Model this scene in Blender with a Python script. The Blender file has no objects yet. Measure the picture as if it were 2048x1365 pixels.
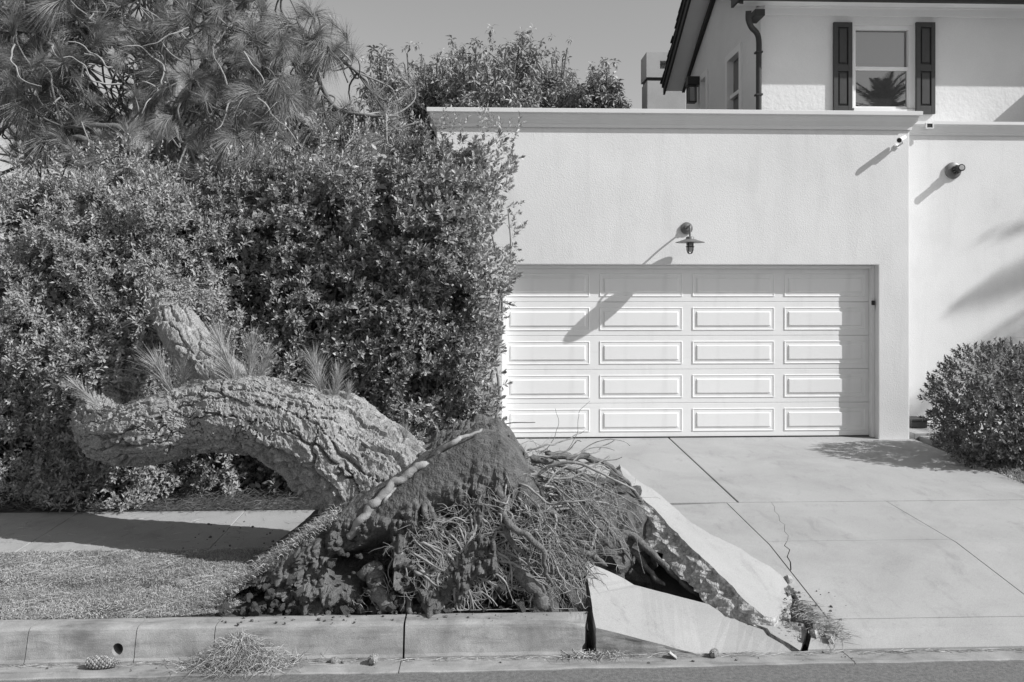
import bpy, bmesh, math, random
import numpy as np
from mathutils import Vector, Matrix

# ------------------------------------------------------------------ camera, sky, sun, exposure
scene = bpy.context.scene
COL = scene.collection
F, HZ, CX, YAW, EYE = 1700.0, 585.0, 1024.0, math.radians(2.2), 2.12
cam_d = bpy.data.cameras.new('camera')
cam = bpy.data.objects.new('camera', cam_d)
COL.objects.link(cam)
cam.location = (0, 0, EYE)
cam.rotation_euler = (math.radians(90), 0, -YAW)
cam_d.sensor_width = 36.0
cam_d.lens = F / 2048 * 36.0
cam_d.shift_y = -(682.5 - HZ) / 2048
cam_d.clip_start = 0.05
cam_d.clip_end = 2000
scene.camera = cam

SUN = Vector((2.4, -1.0, 2.05)).normalized()
world = bpy.data.worlds.new('World')
scene.world = world
world.use_nodes = True
wn, wl = world.node_tree.nodes, world.node_tree.links
wn.clear()
sky = wn.new('ShaderNodeTexSky')
sky.sky_type = 'NISHITA'
sky.sun_disc = False
sky.sun_elevation = math.asin(SUN.z)
sky.sun_rotation = math.atan2(SUN.x, SUN.y)
sky.air_density = 1.3
sky.dust_density = 1.0
# black-and-white film: one grey from the three colours, leaning to green and blue
bw = wn.new('ShaderNodeVectorMath')
bw.operation = 'DOT_PRODUCT'
bw.inputs[1].default_value = (0.18, 0.47, 0.35)
bg = wn.new('ShaderNodeBackground')
bg.inputs['Strength'].default_value = 0.115
wo = wn.new('ShaderNodeOutputWorld')
wl.new(sky.outputs[0], bw.inputs[0])
wl.new(bw.outputs['Value'], bg.inputs['Color'])
wl.new(bg.outputs[0], wo.inputs[0])

sun_d = bpy.data.lights.new('sun', 'SUN')
sun_d.energy = 5.0
sun_d.angle = math.radians(0.5)
sun_d.color = (1, 1, 1)
sun = bpy.data.objects.new('sun', sun_d)
COL.objects.link(sun)
sun.location = (30, -20, 30)
sun.rotation_euler = SUN.to_track_quat('Z', 'Y').to_euler()

vs = scene.view_settings
vs.view_transform = 'Standard'
vs.look = 'None'
vs.exposure = 0.0
vs.gamma = 1.0
vs.use_curve_mapping = False
scene.cycles.max_bounces = 7
scene.cycles.diffuse_bounces = 4
scene.cycles.glossy_bounces = 3
scene.cycles.transmission_bounces = 4
scene.cycles.transparent_max_bounces = 6

random.seed(7)
RNG = np.random.default_rng(11)


# ------------------------------------------------------------------ helpers: places
def ray(px, py):
    u, v = (px - CX) / F, (HZ - py) / F
    c, s = math.cos(YAW), math.sin(YAW)
    return (s + u * c, c - u * s, v)


def P(px, py, Y):
    d = ray(px, py)
    t = Y / d[1]
    return (d[0] * t, Y, EYE + d[2] * t)


def g_plane(Y):
    return 0.0357 * (Y - 5.6)


def g_drive(Y):
    if Y >= 6.9:
        return g_plane(Y)
    if Y >= 5.6:
        return -0.13 + (Y - 5.6) / 1.3 * (g_plane(6.9) + 0.13)
    return -0.20 + max(Y - 5.4, 0) / 0.2 * 0.07


def G(px, py, g=g_plane):
    d = ray(px, py)
    Y = 7.0
    for _ in range(30):
        t = (g(Y) - EYE) / d[2]
        Y = 0.5 * Y + 0.5 * t * d[1]
    t = Y / d[1]
    return (d[0] * t, Y, g(Y))


# ------------------------------------------------------------------ helpers: noise
def _hash(ix, iy, iz, seed):
    h = (ix.astype(np.int64) * 374761393 + iy.astype(np.int64) * 668265263 + iz.astype(np.int64) * 1440662683 + seed * 974634777) & 0xFFFFFFFF
    h = ((h ^ (h >> 13)) * 1274126177) & 0xFFFFFFFF
    h = ((h ^ (h >> 16)) * 2246822519) & 0xFFFFFFFF
    return ((h ^ (h >> 15)) & 0xFFFFFF) / float(0xFFFFFF)


def vnoise(p, seed=0):
    p = np.asarray(p, float)
    i = np.floor(p).astype(np.int64)
    f = p - i
    f = f * f * f * (f * (f * 6 - 15) + 10)
    out = 0
    for dx in (0, 1):
        wx = f[..., 0] if dx else 1 - f[..., 0]
        for dy in (0, 1):
            wy = f[..., 1] if dy else 1 - f[..., 1]
            for dz in (0, 1):
                wz = f[..., 2] if dz else 1 - f[..., 2]
                out = out + wx * wy * wz * _hash(i[..., 0] + dx, i[..., 1] + dy, i[..., 2] + dz, seed)
    return out * 2 - 1


def fbm(p, octaves=4, seed=0, gain=0.5):
    p = np.asarray(p, float)
    a, s, out = 1.0, 1.0, 0
    for o in range(octaves):
        out = out + a * vnoise(p * s, seed + o * 17)
        a *= gain
        s *= 2.03
    return out


def voro2(u, v, period, seed=0):
    iu, iv = np.floor(u).astype(np.int64), np.floor(v).astype(np.int64)
    f1 = np.full(u.shape, 9.0)
    f2 = np.full(u.shape, 9.0)
    cid = np.zeros(u.shape)
    z = np.zeros_like(iu)
    for du in (-1, 0, 1):
        for dv in (-1, 0, 1):
            cu, cv = iu + du, iv + dv
            wu = np.mod(cu, period) if period else cu
            ju = _hash(wu, cv, z, seed)
            jv = _hash(wu, cv, z + 1, seed)
            d = np.hypot(cu + 0.1 + 0.8 * ju - u, cv + 0.1 + 0.8 * jv - v)
            r = _hash(wu, cv, z + 2, seed)
            near = d < f1
            f2 = np.where(near, f1, np.minimum(f2, d))
            cid = np.where(near, r, cid)
            f1 = np.where(near, d, f1)
    return f1, f2, cid


def sstep(a, b, x):
    t = np.clip((x - a) / (b - a), 0, 1)
    return t * t * (3 - 2 * t)


# ------------------------------------------------------------------ helpers: objects
def tag(o, label=None, cat=None, group=None, kind=None):
    if label:
        o['label'] = label
    if cat:
        o['category'] = cat
    if group:
        o['group'] = group
    if kind:
        o['kind'] = kind
    return o


def empty(name, loc=(0, 0, 0)):
    o = bpy.data.objects.new(name, None)
    o.empty_display_size = 0.1
    o.location = loc
    COL.objects.link(o)
    return o


def link(name, me, parent=None):
    o = bpy.data.objects.new(name, me)
    COL.objects.link(o)
    if parent is not None:
        o.parent = parent
        o.matrix_parent_inverse = Matrix.Translation(-Vector(parent_loc(parent)))
    return o


def parent_loc(p):
    return Vector(p.location) if p.parent is None else Vector((0, 0, 0))


def npmesh(name, V, Fc, mat, smooth=False):
    """V (n,3); Fc (m,3) or (m,4) index array"""
    V = np.asarray(V, np.float32)
    Fc = np.asarray(Fc, np.int32)
    me = bpy.data.meshes.new(name)
    k = Fc.shape[1]
    me.vertices.add(len(V))
    me.vertices.foreach_set('co', V.ravel())
    me.loops.add(Fc.size)
    me.loops.foreach_set('vertex_index', Fc.ravel())
    me.polygons.add(len(Fc))
    me.polygons.foreach_set('loop_start', np.arange(0, Fc.size, k, dtype=np.int32))
    me.polygons.foreach_set('use_smooth', np.full(len(Fc), smooth))
    me.update(calc_edges=True)
    me.materials.append(mat)
    return me


def npobj(name, V, Fc, mat, parent=None, smooth=False):
    return link(name, npmesh(name, V, Fc, mat, smooth), parent)


def join_np(parts):
    Vs, Fs, n = [], [], 0
    for V, Fc in parts:
        Vs.append(V)
        Fs.append(Fc + n)
        n += len(V)
    return np.concatenate(Vs), np.concatenate(Fs)


class MB:
    def __init__(self):
        self.v, self.f, self.m = [], [], []

    def add(self, V, Fc, mi=0):
        n = len(self.v)
        self.v += [tuple(map(float, p)) for p in V]
        self.f += [tuple(int(i) + n for i in f) for f in Fc]
        self.m += [mi] * len(Fc)
        return self

    def box(self, x0, x1, y0, y1, z0, z1, mi=0):
        V = [(x0, y0, z0), (x1, y0, z0), (x1, y1, z0), (x0, y1, z0), (x0, y0, z1), (x1, y0, z1), (x1, y1, z1), (x0, y1, z1)]
        return self.add(V, [(0, 3, 2, 1), (4, 5, 6, 7), (0, 1, 5, 4), (1, 2, 6, 5), (2, 3, 7, 6), (3, 0, 4, 7)], mi)

    def extrude(self, pts, vec, mi=0):
        """closed polygon extruded along vec"""
        n = len(pts)
        V = [tuple(p) for p in pts] + [tuple(p[i] + vec[i] for i in range(3)) for p in pts]
        Fc = [tuple(range(n - 1, -1, -1)), tuple(range(n, 2 * n))] + [(i, (i + 1) % n, n + (i + 1) % n, n + i) for i in range(n)]
        return self.add(V, Fc, mi)

    def tube(self, pts, rad, sides=8, cap=True):
        V, Fc = tube(pts, rad, sides)
        self.add(V, Fc)
        if cap:
            n = len(V)
            b = len(self.v) - n
            self.f += [tuple(b + i for i in range(sides - 1, -1, -1)), tuple(b + n - sides + i for i in range(sides))]
            self.m += [0, 0]
        return self

    def lathe(self, prof, centre=(0, 0, 0), axis='Z', n=24):
        """prof: (radius, height) list"""
        V, Fc = [], []
        for r, h in prof:
            for k in range(n):
                a = 2 * math.pi * k / n
                x, y, z = r * math.cos(a), r * math.sin(a), h
                if axis == 'Y':
                    x, y, z = x, -z, y
                V.append((centre[0] + x, centre[1] + y, centre[2] + z))
        for i in range(len(prof) - 1):
            for k in range(n):
                Fc.append((i * n + k, i * n + (k + 1) % n, (i + 1) * n + (k + 1) % n, (i + 1) * n + k))
        Fc.append(tuple(range(n - 1, -1, -1)))
        Fc.append(tuple((len(prof) - 1) * n + k for k in range(n)))
        return self.add(V, Fc)

    def build(self, name, mat, parent=None, bevel=0.0, smooth=False, seg=2):
        me = bpy.data.meshes.new(name)
        me.from_pydata(self.v, [], self.f)
        mats = mat if isinstance(mat, (list, tuple)) else [mat]
        for q in mats:
            me.materials.append(q)
        me.polygons.foreach_set('material_index', self.m)
        bm = bmesh.new()
        bm.from_mesh(me)
        bmesh.ops.recalc_face_normals(bm, faces=bm.faces)
        if bevel:
            ed = [e for e in bm.edges if len(e.link_faces) == 2 and e.calc_face_angle(0) > 0.5]
            bmesh.ops.bevel(bm, geom=ed, offset=bevel, segments=seg, affect='EDGES', profile=0.6)
        bm.to_mesh(me)
        bm.free()
        if smooth:
            me.polygons.foreach_set('use_smooth', np.full(len(me.polygons), True))
        me.update()
        return link(name, me, parent)


def spline(pts, n):
    """Catmull-Rom through pts (any width), n samples"""
    p = np.asarray(pts, float)
    p = np.vstack([2 * p[0] - p[1], p, 2 * p[-1] - p[-2]])
    m = len(p) - 3
    out = []
    for t in np.linspace(0, m - 1e-6, n):
        i = int(t)
        f = t - i
        a, b, c, d = p[i], p[i + 1], p[i + 2], p[i + 3]
        out.append(0.5 * ((2 * b) + (c - a) * f + (2 * a - 5 * b + 4 * c - d) * f * f + (3 * b - a - 3 * c + d) * f ** 3))
    return np.array(out)


def frames(p):
    p = np.asarray(p, float)
    t = np.gradient(p, axis=0)
    t /= np.linalg.norm(t, axis=1)[:, None] + 1e-9
    up = np.array([0.13, 0.21, 1.0])
    if abs(t[0] @ up) > 0.95:
        up = np.array([1.0, 0.1, 0.05])
    a = np.cross(t[0], up)
    a /= np.linalg.norm(a)
    A = [a]
    for i in range(1, len(p)):
        a = A[-1] - t[i] * (A[-1] @ t[i])
        a /= np.linalg.norm(a) + 1e-9
        A.append(a)
    A = np.array(A)
    return t, A, np.cross(t, A)


def tube(pts, rad, sides=6):
    p = np.asarray(pts, float)
    n = len(p)
    r = np.full(n, rad) if np.isscalar(rad) else np.asarray(rad, float)
    t, A, B = frames(p)
    th = np.arange(sides) * 2 * math.pi / sides
    V = p[:, None, :] + r[:, None, None] * (np.cos(th)[None, :, None] * A[:, None, :] + np.sin(th)[None, :, None] * B[:, None, :])
    i = np.arange(n - 1)[:, None] * sides
    k = np.arange(sides)[None, :]
    k2 = (k + 1) % sides
    Fc = np.stack([i + k, i + k2, i + sides + k2, i + sides + k], -1).reshape(-1, 4)
    return V.reshape(-1, 3), Fc


def place_np(protos, pos, dirs, scl, rng, spin=True):
    """copies of small triangle clusters whose axis +Z turns onto dirs, as one mesh"""
    out = []
    which = rng.integers(0, len(protos), len(pos))
    for w, (pv, pf) in enumerate(protos):
        idx = np.nonzero(which == w)[0]
        if not len(idx):
            continue
        R = rot_to(dirs[idx], rng, spin)
        V = np.einsum('nij,kj->nki', R, pv) * scl[idx][:, None, None] + pos[idx][:, None, :]
        Fc = pf[None] + (np.arange(len(idx)) * len(pv))[:, None, None]
        out.append((V.reshape(-1, 3), Fc.reshape(-1, pf.shape[1])))
    return join_np(out)


def rot_to(d, rng, spin=True):
    d = d / (np.linalg.norm(d, axis=1)[:, None] + 1e-9)
    ref = np.where(np.abs(d[:, 2:3]) < 0.9, np.array([[0, 0, 1.0]]), np.array([[1.0, 0, 0]]))
    a = np.cross(ref, d)
    a /= np.linalg.norm(a, axis=1)[:, None]
    b = np.cross(d, a)
    if spin:
        th = rng.uniform(0, 2 * math.pi, len(d))[:, None]
        a, b = a * np.cos(th) + b * np.sin(th), -a * np.sin(th) + b * np.cos(th)
    return np.stack([a, b, d], -1)


def set_basis(o, R, loc, s):
    """world pose of a part, told in its thing's own frame"""
    loc = Vector(loc)
    m = Matrix([[R[i][j] * s for j in range(3)] for i in range(3)]).to_4x4()
    m.translation = loc
    o.matrix_basis = m


# ------------------------------------------------------------------ helpers: materials
def mat(name, v, var=0.15, scale=6.0, rough=0.8, bump=0.0, bscale=60.0, spec=0.3, detail=6.0, fine=0.0, fscale=300.0, metallic=0.0, dist=0.0, trans=0.0, rnd=0.0, stain=None):
    m = bpy.data.materials.new(name)
    m.use_nodes = True
    N, L = m.node_tree.nodes, m.node_tree.links
    b = N['Principled BSDF']
    b.inputs['Roughness'].default_value = rough
    b.inputs['Specular IOR Level'].default_value = spec
    b.inputs['Metallic'].default_value = metallic
    tc = N.new('ShaderNodeTexCoord')
    cur = None
    if var:
        n = N.new('ShaderNodeTexNoise')
        n.inputs['Scale'].default_value = scale
        n.inputs['Detail'].default_value = detail
        n.inputs['Roughness'].default_value = 0.62
        n.inputs['Distortion'].default_value = dist
        L.new(tc.outputs['Object'], n.inputs['Vector'])
        r = N.new('ShaderNodeMapRange')
        r.inputs['From Min'].default_value = 0.3
        r.inputs['From Max'].default_value = 0.7
        r.inputs['To Min'].default_value = v * (1 - var)
        r.inputs['To Max'].default_value = v * (1 + var)
        L.new(n.outputs['Fac'], r.inputs['Value'])
        cur = r.outputs['Result']
    else:
        q = N.new('ShaderNodeValue')
        q.outputs[0].default_value = v
        cur = q.outputs[0]
    if fine:
        n = N.new('ShaderNodeTexNoise')
        n.inputs['Scale'].default_value = fscale
        n.inputs['Detail'].default_value = 3
        L.new(tc.outputs['Object'], n.inputs['Vector'])
        r = N.new('ShaderNodeMapRange')
        r.inputs['From Min'].default_value = 0.3
        r.inputs['From Max'].default_value = 0.7
        r.inputs['To Min'].default_value = 1 - fine
        r.inputs['To Max'].default_value = 1 + fine
        L.new(n.outputs['Fac'], r.inputs['Value'])
        q = N.new('ShaderNodeMath')
        q.operation = 'MULTIPLY'
        L.new(cur, q.inputs[0])
        L.new(r.outputs['Result'], q.inputs[1])
        cur = q.outputs[0]
    for (sv, slo, shi, sd) in (stain or ()):
        # worn or dirty patches with a shape of their own: noise stretched by sv, cut between slo and shi
        mp = N.new('ShaderNodeMapping')
        mp.inputs['Scale'].default_value = sv
        L.new(tc.outputs['Object'], mp.inputs['Vector'])
        n = N.new('ShaderNodeTexNoise')
        n.inputs['Scale'].default_value = 1.0
        n.inputs['Detail'].default_value = 8
        n.inputs['Roughness'].default_value = 0.65
        n.inputs['Distortion'].default_value = 0.5
        L.new(mp.outputs[0], n.inputs['Vector'])
        r = N.new('ShaderNodeMapRange')
        r.inputs['From Min'].default_value = slo
        r.inputs['From Max'].default_value = shi
        r.inputs['To Min'].default_value = 1.0
        r.inputs['To Max'].default_value = 1 - sd
        L.new(n.outputs['Fac'], r.inputs['Value'])
        q = N.new('ShaderNodeMath')
        q.operation = 'MULTIPLY'
        L.new(cur, q.inputs[0])
        L.new(r.outputs['Result'], q.inputs[1])
        cur = q.outputs[0]
    if rnd:
        oi = N.new('ShaderNodeNewGeometry')
        r = N.new('ShaderNodeMapRange')
        r.inputs['To Min'].default_value = 1 - rnd
        r.inputs['To Max'].default_value = 1 + rnd
        L.new(oi.outputs['Random Per Island'], r.inputs['Value'])
        q = N.new('ShaderNodeMath')
        q.operation = 'MULTIPLY'
        L.new(cur, q.inputs[0])
        L.new(r.outputs['Result'], q.inputs[1])
        cur = q.outputs[0]
    cc = N.new('ShaderNodeCombineColor')
    for k in range(3):
        L.new(cur, cc.inputs[k])
    L.new(cc.outputs[0], b.inputs['Base Color'])
    if bump:
        n = N.new('ShaderNodeTexNoise')
        n.inputs['Scale'].default_value = bscale
        n.inputs['Detail'].default_value = 4
        L.new(tc.outputs['Object'], n.inputs['Vector'])
        bp = N.new('ShaderNodeBump')
        bp.inputs['Strength'].default_value = 1.0
        bp.inputs['Distance'].default_value = bump
        L.new(n.outputs['Fac'], bp.inputs['Height'])
        L.new(bp.outputs[0], b.inputs['Normal'])
    if trans:
        out = N['Material Output']
        t = N.new('ShaderNodeBsdfTranslucent')
        L.new(cc.outputs[0], t.inputs['Color'])
        mx = N.new('ShaderNodeMixShader')
        mx.inputs[0].default_value = trans
        L.new(b.outputs[0], mx.inputs[1])
        L.new(t.outputs[0], mx.inputs[2])
        L.new(mx.outputs[0], out.inputs['Surface'])
    return m


M = {
    'stucco': mat('stucco', 0.78, 0.045, 0.7, 0.9, 0.003, 85, 0.15, fine=0.03, fscale=120, stain=[((4, 4, 0.5), 0.5, 0.8, 0.10), ((1.2, 1.2, 1.0), 0.5, 0.75, 0.06)]),
    'upper_stucco': mat('upper_stucco', 0.72, 0.05, 1.2, 0.9, 0.007, 16, 0.15, fine=0.03, fscale=60),
    'white': mat('white_paint', 0.78, 0.03, 3, 0.5, 0.0, 60, 0.3),
    'door': mat('door_paint', 0.84, 0.025, 2, 0.5, 0.0006, 200, 0.3, stain=[((5, 5, 0.8), 0.52, 0.8, 0.10), ((1.5, 1, 9), 0.58, 0.75, 0.08)]),
    'black': mat('black_metal', 0.025, 0.2, 20, 0.45, 0, 0, 0.4),
    'zinc': mat('grey_metal', 0.18, 0.15, 12, 0.45, 0, 0, 0.4, metallic=0.3),
    'bulb': mat('lamp_glass', 0.4, 0.1, 12, 0.1, 0, 0, 0.6),
    'shutter': mat('shutter_paint', 0.045, 0.12, 15, 0.5, 0, 0, 0.4),
    'roof': mat('roof_shingle', 0.06, 0.3, 9, 0.9, 0.004, 60, 0.2),
    'fascia': mat('dark_fascia', 0.04, 0.2, 9, 0.6, 0, 0, 0.3),
    'chimney': mat('chimney_stucco', 0.42, 0.08, 2, 0.9, 0.004, 60, 0.15),
    'concrete': mat('concrete', 0.37, 0.10, 1.3, 0.85, 0.0012, 220, 0.2, detail=12, fine=0.15, fscale=170, dist=0.6, stain=[((5.5, 2.2, 3), 0.56, 0.72, 0.20), ((1.1, 1.1, 1), 0.5, 0.7, 0.12), ((22, 22, 22), 0.62, 0.72, 0.22)]),
    'kerb': mat('kerb_concrete', 0.31, 0.30, 3.2, 0.9, 0.002, 160, 0.2, detail=8, fine=0.16, fscale=200, dist=0.6, stain=[((2.5, 12, 14), 0.48, 0.68, 0.35), ((9, 9, 9), 0.58, 0.7, 0.25)]),
    'broken': mat('broken_concrete', 0.42, 0.45, 24, 0.95, 0.02, 40, 0.15, detail=8, fine=0.25, fscale=90),
    'asphalt': mat('asphalt', 0.16, 0.3, 40, 0.95, 0.004, 150, 0.2, fine=0.35, fscale=220),
    'soil': mat('soil', 0.12, 0.35, 9, 0.97, 0.012, 70, 0.08, detail=10, fine=0.3, fscale=140),
    'earth': mat('earth', 0.10, 0.35, 3, 0.97, 0.01, 50, 0.08, detail=9),
    'bark': mat('bark', 0.31, 0.34, 9, 0.95, 0.007, 80, 0.08, detail=9, fine=0.36, fscale=90, stain=[((9, 9, 9), 0.5, 0.68, 0.4)]),
    'grey_bark': mat('grey_bark', 0.17, 0.3, 10, 0.95, 0.008, 60, 0.1),
    'twig': mat('twig', 0.20, 0.3, 14, 0.9, 0, 0, 0.1, rnd=0.4),
    'root': mat('root', 0.27, 0.45, 18, 0.92, 0.003, 120, 0.1, detail=8, rnd=0.35),
    'dirty_root': mat('dirty_root', 0.15, 0.45, 22, 0.95, 0.008, 90, 0.08, detail=9, fine=0.3, fscale=120),
    'pale_root': mat('pale_root', 0.32, 0.3, 12, 0.9, 0.004, 80, 0.12),
    'leaf': mat('hedge_leaf', 0.32, 0.3, 1.2, 0.42, 0, 0, 0.42, trans=0.18, rnd=0.6),
    'leaf_small': mat('shrub_leaf', 0.33, 0.2, 1.2, 0.45, 0, 0, 0.4, trans=0.18, rnd=0.45),
    'leaf_bush': mat('bush_leaf', 0.15, 0.2, 3, 0.4, 0, 0, 0.5, trans=0.12, rnd=0.6),
    'leaf_tree': mat('tree_leaf', 0.34, 0.25, 0.6, 0.6, 0, 0, 0.2, trans=0.2, rnd=0.45),
    'needle': mat('pine_needle', 0.30, 0.3, 1.5, 0.55, 0, 0, 0.3, trans=0.15, rnd=0.4),
    'litter': mat('needle_litter', 0.10, 0.3, 3, 0.85, 0, 0, 0.1, rnd=0.5),
    'shoot': mat('young_needle', 0.42, 0.2, 4, 0.6, 0, 0, 0.2, trans=0.15, rnd=0.35),
    'straw': mat('dry_needle', 0.36, 0.25, 5, 0.8, 0, 0, 0.15, rnd=0.45),
    'grass': mat('grass', 0.38, 0.3, 2.5, 0.75, 0, 0, 0.2, trans=0.12, rnd=0.5, detail=8),
    'cone': mat('pine_cone', 0.27, 0.3, 40, 0.85, 0, 0, 0.15, rnd=0.3),
    'palm': mat('palm_leaf', 0.06, 0.2, 3, 0.5, 0, 0, 0.4, trans=0.1, rnd=0.3),
    'plastic': mat('white_plastic', 0.75, 0.03, 8, 0.35, 0, 0, 0.5),
    'box': mat('painted_steel', 0.42, 0.08, 6, 0.5, 0, 0, 0.4),
}


def glass_mat(name, dark, refl):
    m = bpy.data.materials.new(name)
    m.use_nodes = True
    N, L = m.node_tree.nodes, m.node_tree.links
    b = N['Principled BSDF']
    b.inputs['Base Color'].default_value = (dark, dark, dark, 1)
    b.inputs['Roughness'].default_value = 0.3
    g = N.new('ShaderNodeBsdfGlossy')
    g.inputs['Color'].default_value = (0.9, 0.9, 0.9, 1)
    g.inputs['Roughness'].default_value = 0.006
    mx = N.new('ShaderNodeMixShader')
    mx.inputs[0].default_value = refl
    L.new(b.outputs[0], mx.inputs[1])
    L.new(g.outputs[0], mx.inputs[2])
    L.new(mx.outputs[0], N['Material Output'].inputs['Surface'])
    return m


M['glass'] = glass_mat('window_glass', 0.02, 0.25)
M['lantern_glass'] = glass_mat('lantern_glass', 0.12, 0.25)

# ================================================================== the setting
def sheet(name, x0, x1, y0, y1, z, m, kind='structure', th=0.0):
    mb = MB()
    if th:
        mb.box(x0, x1, y0, y1, z - th, z)
    else:
        mb.add([(x0, y0, z), (x1, y0, z), (x1, y1, z), (x0, y1, z)], [(0, 1, 2, 3)])
    return tag(mb.build(name, m), kind=kind)


sheet('ground', -500, 500, -500, 600, -0.70, M['earth'])
sheet('road', -80, 80, -5.0, 5.235, -0.205, M['asphalt'], th=0.45)


def patch(poly, g, thick, m, name, parent, gap=0.0, bevel=0.004):
    """a slab of pavement: plan polygon (x, y) laid on profile g(y), cut where the profile bends"""
    bm = bmesh.new()
    bm.faces.new([bm.verts.new((x, y, 0)) for x, y in poly])
    for cut in (8.0, 7.4, 6.9, 6.4, 5.9, 5.6, 5.4):
        bmesh.ops.bisect_plane(bm, geom=bm.verts[:] + bm.edges[:] + bm.faces[:], plane_co=(0, cut, 0), plane_no=(0, 1, 0))
    for v in bm.verts:
        v.co.z = g(v.co.y)
    top = bm.faces[:]
    bmesh.ops.recalc_face_normals(bm, faces=top)
    for f in bm.faces:
        if f.normal.z < 0:
            f.normal_flip()
    r = bmesh.ops.extrude_face_region(bm, geom=bm.faces[:])
    for v in r['geom']:
        if isinstance(v, bmesh.types.BMVert):
            v.co.z -= thick
    bmesh.ops.recalc_face_normals(bm, faces=bm.faces)
    if bevel:
        ed = [e for e in bm.edges if len(e.link_faces) == 2 and e.calc_face_angle(0) > 0.7]
        bmesh.ops.bevel(bm, geom=ed, offset=bevel, segments=1, affect='EDGES')
    me = bpy.data.meshes.new(name)
    bm.to_mesh(me)
    bm.free()
    me.materials.append(m)
    return link(name, me, parent)


def rect(x0, x1, y0, y1, g=0.004):
    return [(x0 + g, y0 + g), (x1 - g, y0 + g), (x1 - g, y1 - g), (x0 + g, y1 - g)]


# ---- sidewalk on the left: square slabs, last one broken off at the root plate
sidewalk = tag(empty('sidewalk'), kind='structure')
for k in range(-7, -1):
    x1 = -0.66 + 1.52 * (k + 2)
    patch(rect(x1 - 1.52, x1, 6.93, 8.02, 0.003), g_plane, 0.1, M['concrete'], 'slab', sidewalk)

# ---- driveway
driveway = tag(empty('driveway'), kind='structure')
patch(rect(-0.5, 2.50, 8.13, 11.2, 0.008), g_plane, 0.12, M['concrete'], 'slab', driveway)
patch(rect(2.50, 5.72, 8.13, 11.2, 0.008), g_plane, 0.12, M['concrete'], 'slab', driveway)
XS = [2.385, 3.95, 5.47, 6.99, 8.51]
CK = [(2.82, 8.113), (2.80, 7.96), (2.75, 7.83), (2.745, 7.7), (2.69, 7.52), (2.70, 7.42), (2.63, 7.24), (2.62, 7.12), (2.56, 6.983)]
CK2 = [(2.556, 6.977), (2.50, 6.88), (2.515, 6.80), (2.45, 6.68), (2.44, 6.58), (2.395, 6.45)]
for i in range(len(XS) - 1):
    for j, (a, b) in enumerate(((6.98, 8.115), (5.72, 6.98))):
        if i == 0:
            continue
        patch(rect(XS[i], XS[i + 1], a, b, 0.0022 if j == 0 else 0.003), g_drive, 0.12, M['concrete'], 'slab', driveway, bevel=0.003)
for i in range(1, len(XS) - 1):
    patch(rect(XS[i], XS[i + 1], 5.425, 5.72, 0.0015), g_drive, 0.12, M['concrete'], 'slab', driveway, bevel=0.002)
patch([(2.125, 5.425), (3.948, 5.425), (3.948, 5.718), (2.275, 5.718), (2.24, 5.62)], g_drive, 0.12, M['concrete'], 'slab', driveway, bevel=0.002)


def gd(*pp):
    return [G(x, y, g_drive)[:2] for x, y in pp]


# pavement left of the long joint, still flat, edged by the jagged break
edge = gd((1600, 1205), (1584, 1178), (1560, 1150), (1500, 1112), (1440, 1085), (1380, 1050), (1330, 1018), (1252, 1014))
patch([(2.381, 8.11), (2.381, 5.724), (2.30, 5.724), (2.33, 5.86)] + edge, g_drive, 0.13, M['concrete'], 'slab', driveway)

patch([(2.3872, 8.113), (2.3872, 6.982)] + [(x - 0.0005 - 0.0003 * (k if k < 99 else 0), y) for k, (x, y) in enumerate(CK[::-1])][::1], g_drive, 0.12, M['concrete'], 'slab', driveway, bevel=0)
patch([(x + 0.0005 + 0.0003 * (8 - k), y) for k, (x, y) in enumerate(CK[::-1])] + [(3.948, 8.113), (3.948, 6.982)], g_drive, 0.12, M['concrete'], 'slab', driveway, bevel=0)
patch([(2.388, 6.977)] + [(x - 0.006, y) for x, y in CK2], g_drive, 0.12, M['concrete'], 'slab', driveway, bevel=0)
patch([(x + 0.004, y) for x, y in CK2] + [(2.388, 6.44), (2.388, 5.724), (3.947, 5.724), (3.947, 6.977)], g_drive, 0.12, M['concrete'], 'slab', driveway, bevel=0)

# garden beds
sheet('garden_bed', -14, -0.53, 8.05, 12.5, 0.085, M['earth'], th=0.75)
mbp = MB()
mbp.add([(5.75, 8.15, 0.07), (14, 8.15, 0.07), (14, 11.69, 0.19), (5.75, 11.69, 0.19)], [(0, 1, 2, 3)])
tag(mbp.build('planting_bed', M['earth']), kind='structure')
tag(MB().extrude([(-14, 5.63, -0.66), (-14, 6.925, -0.66), (-14, 6.925, 0.040), (-14, 5.63, -0.004)], (12.7, 0, 0)).build('lawn_soil', M['earth']), kind='structure')
sheet('subsoil', 2.32, 14, 6.95, 11.1, -0.09, M['earth'], th=0.58)

# ---- kerb: cast blocks with open joints, one with a weep hole
kerb = tag(empty('kerb'), kind='structure')


def kx(px):
    return P(px, 1255, 5.45)[0]


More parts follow.
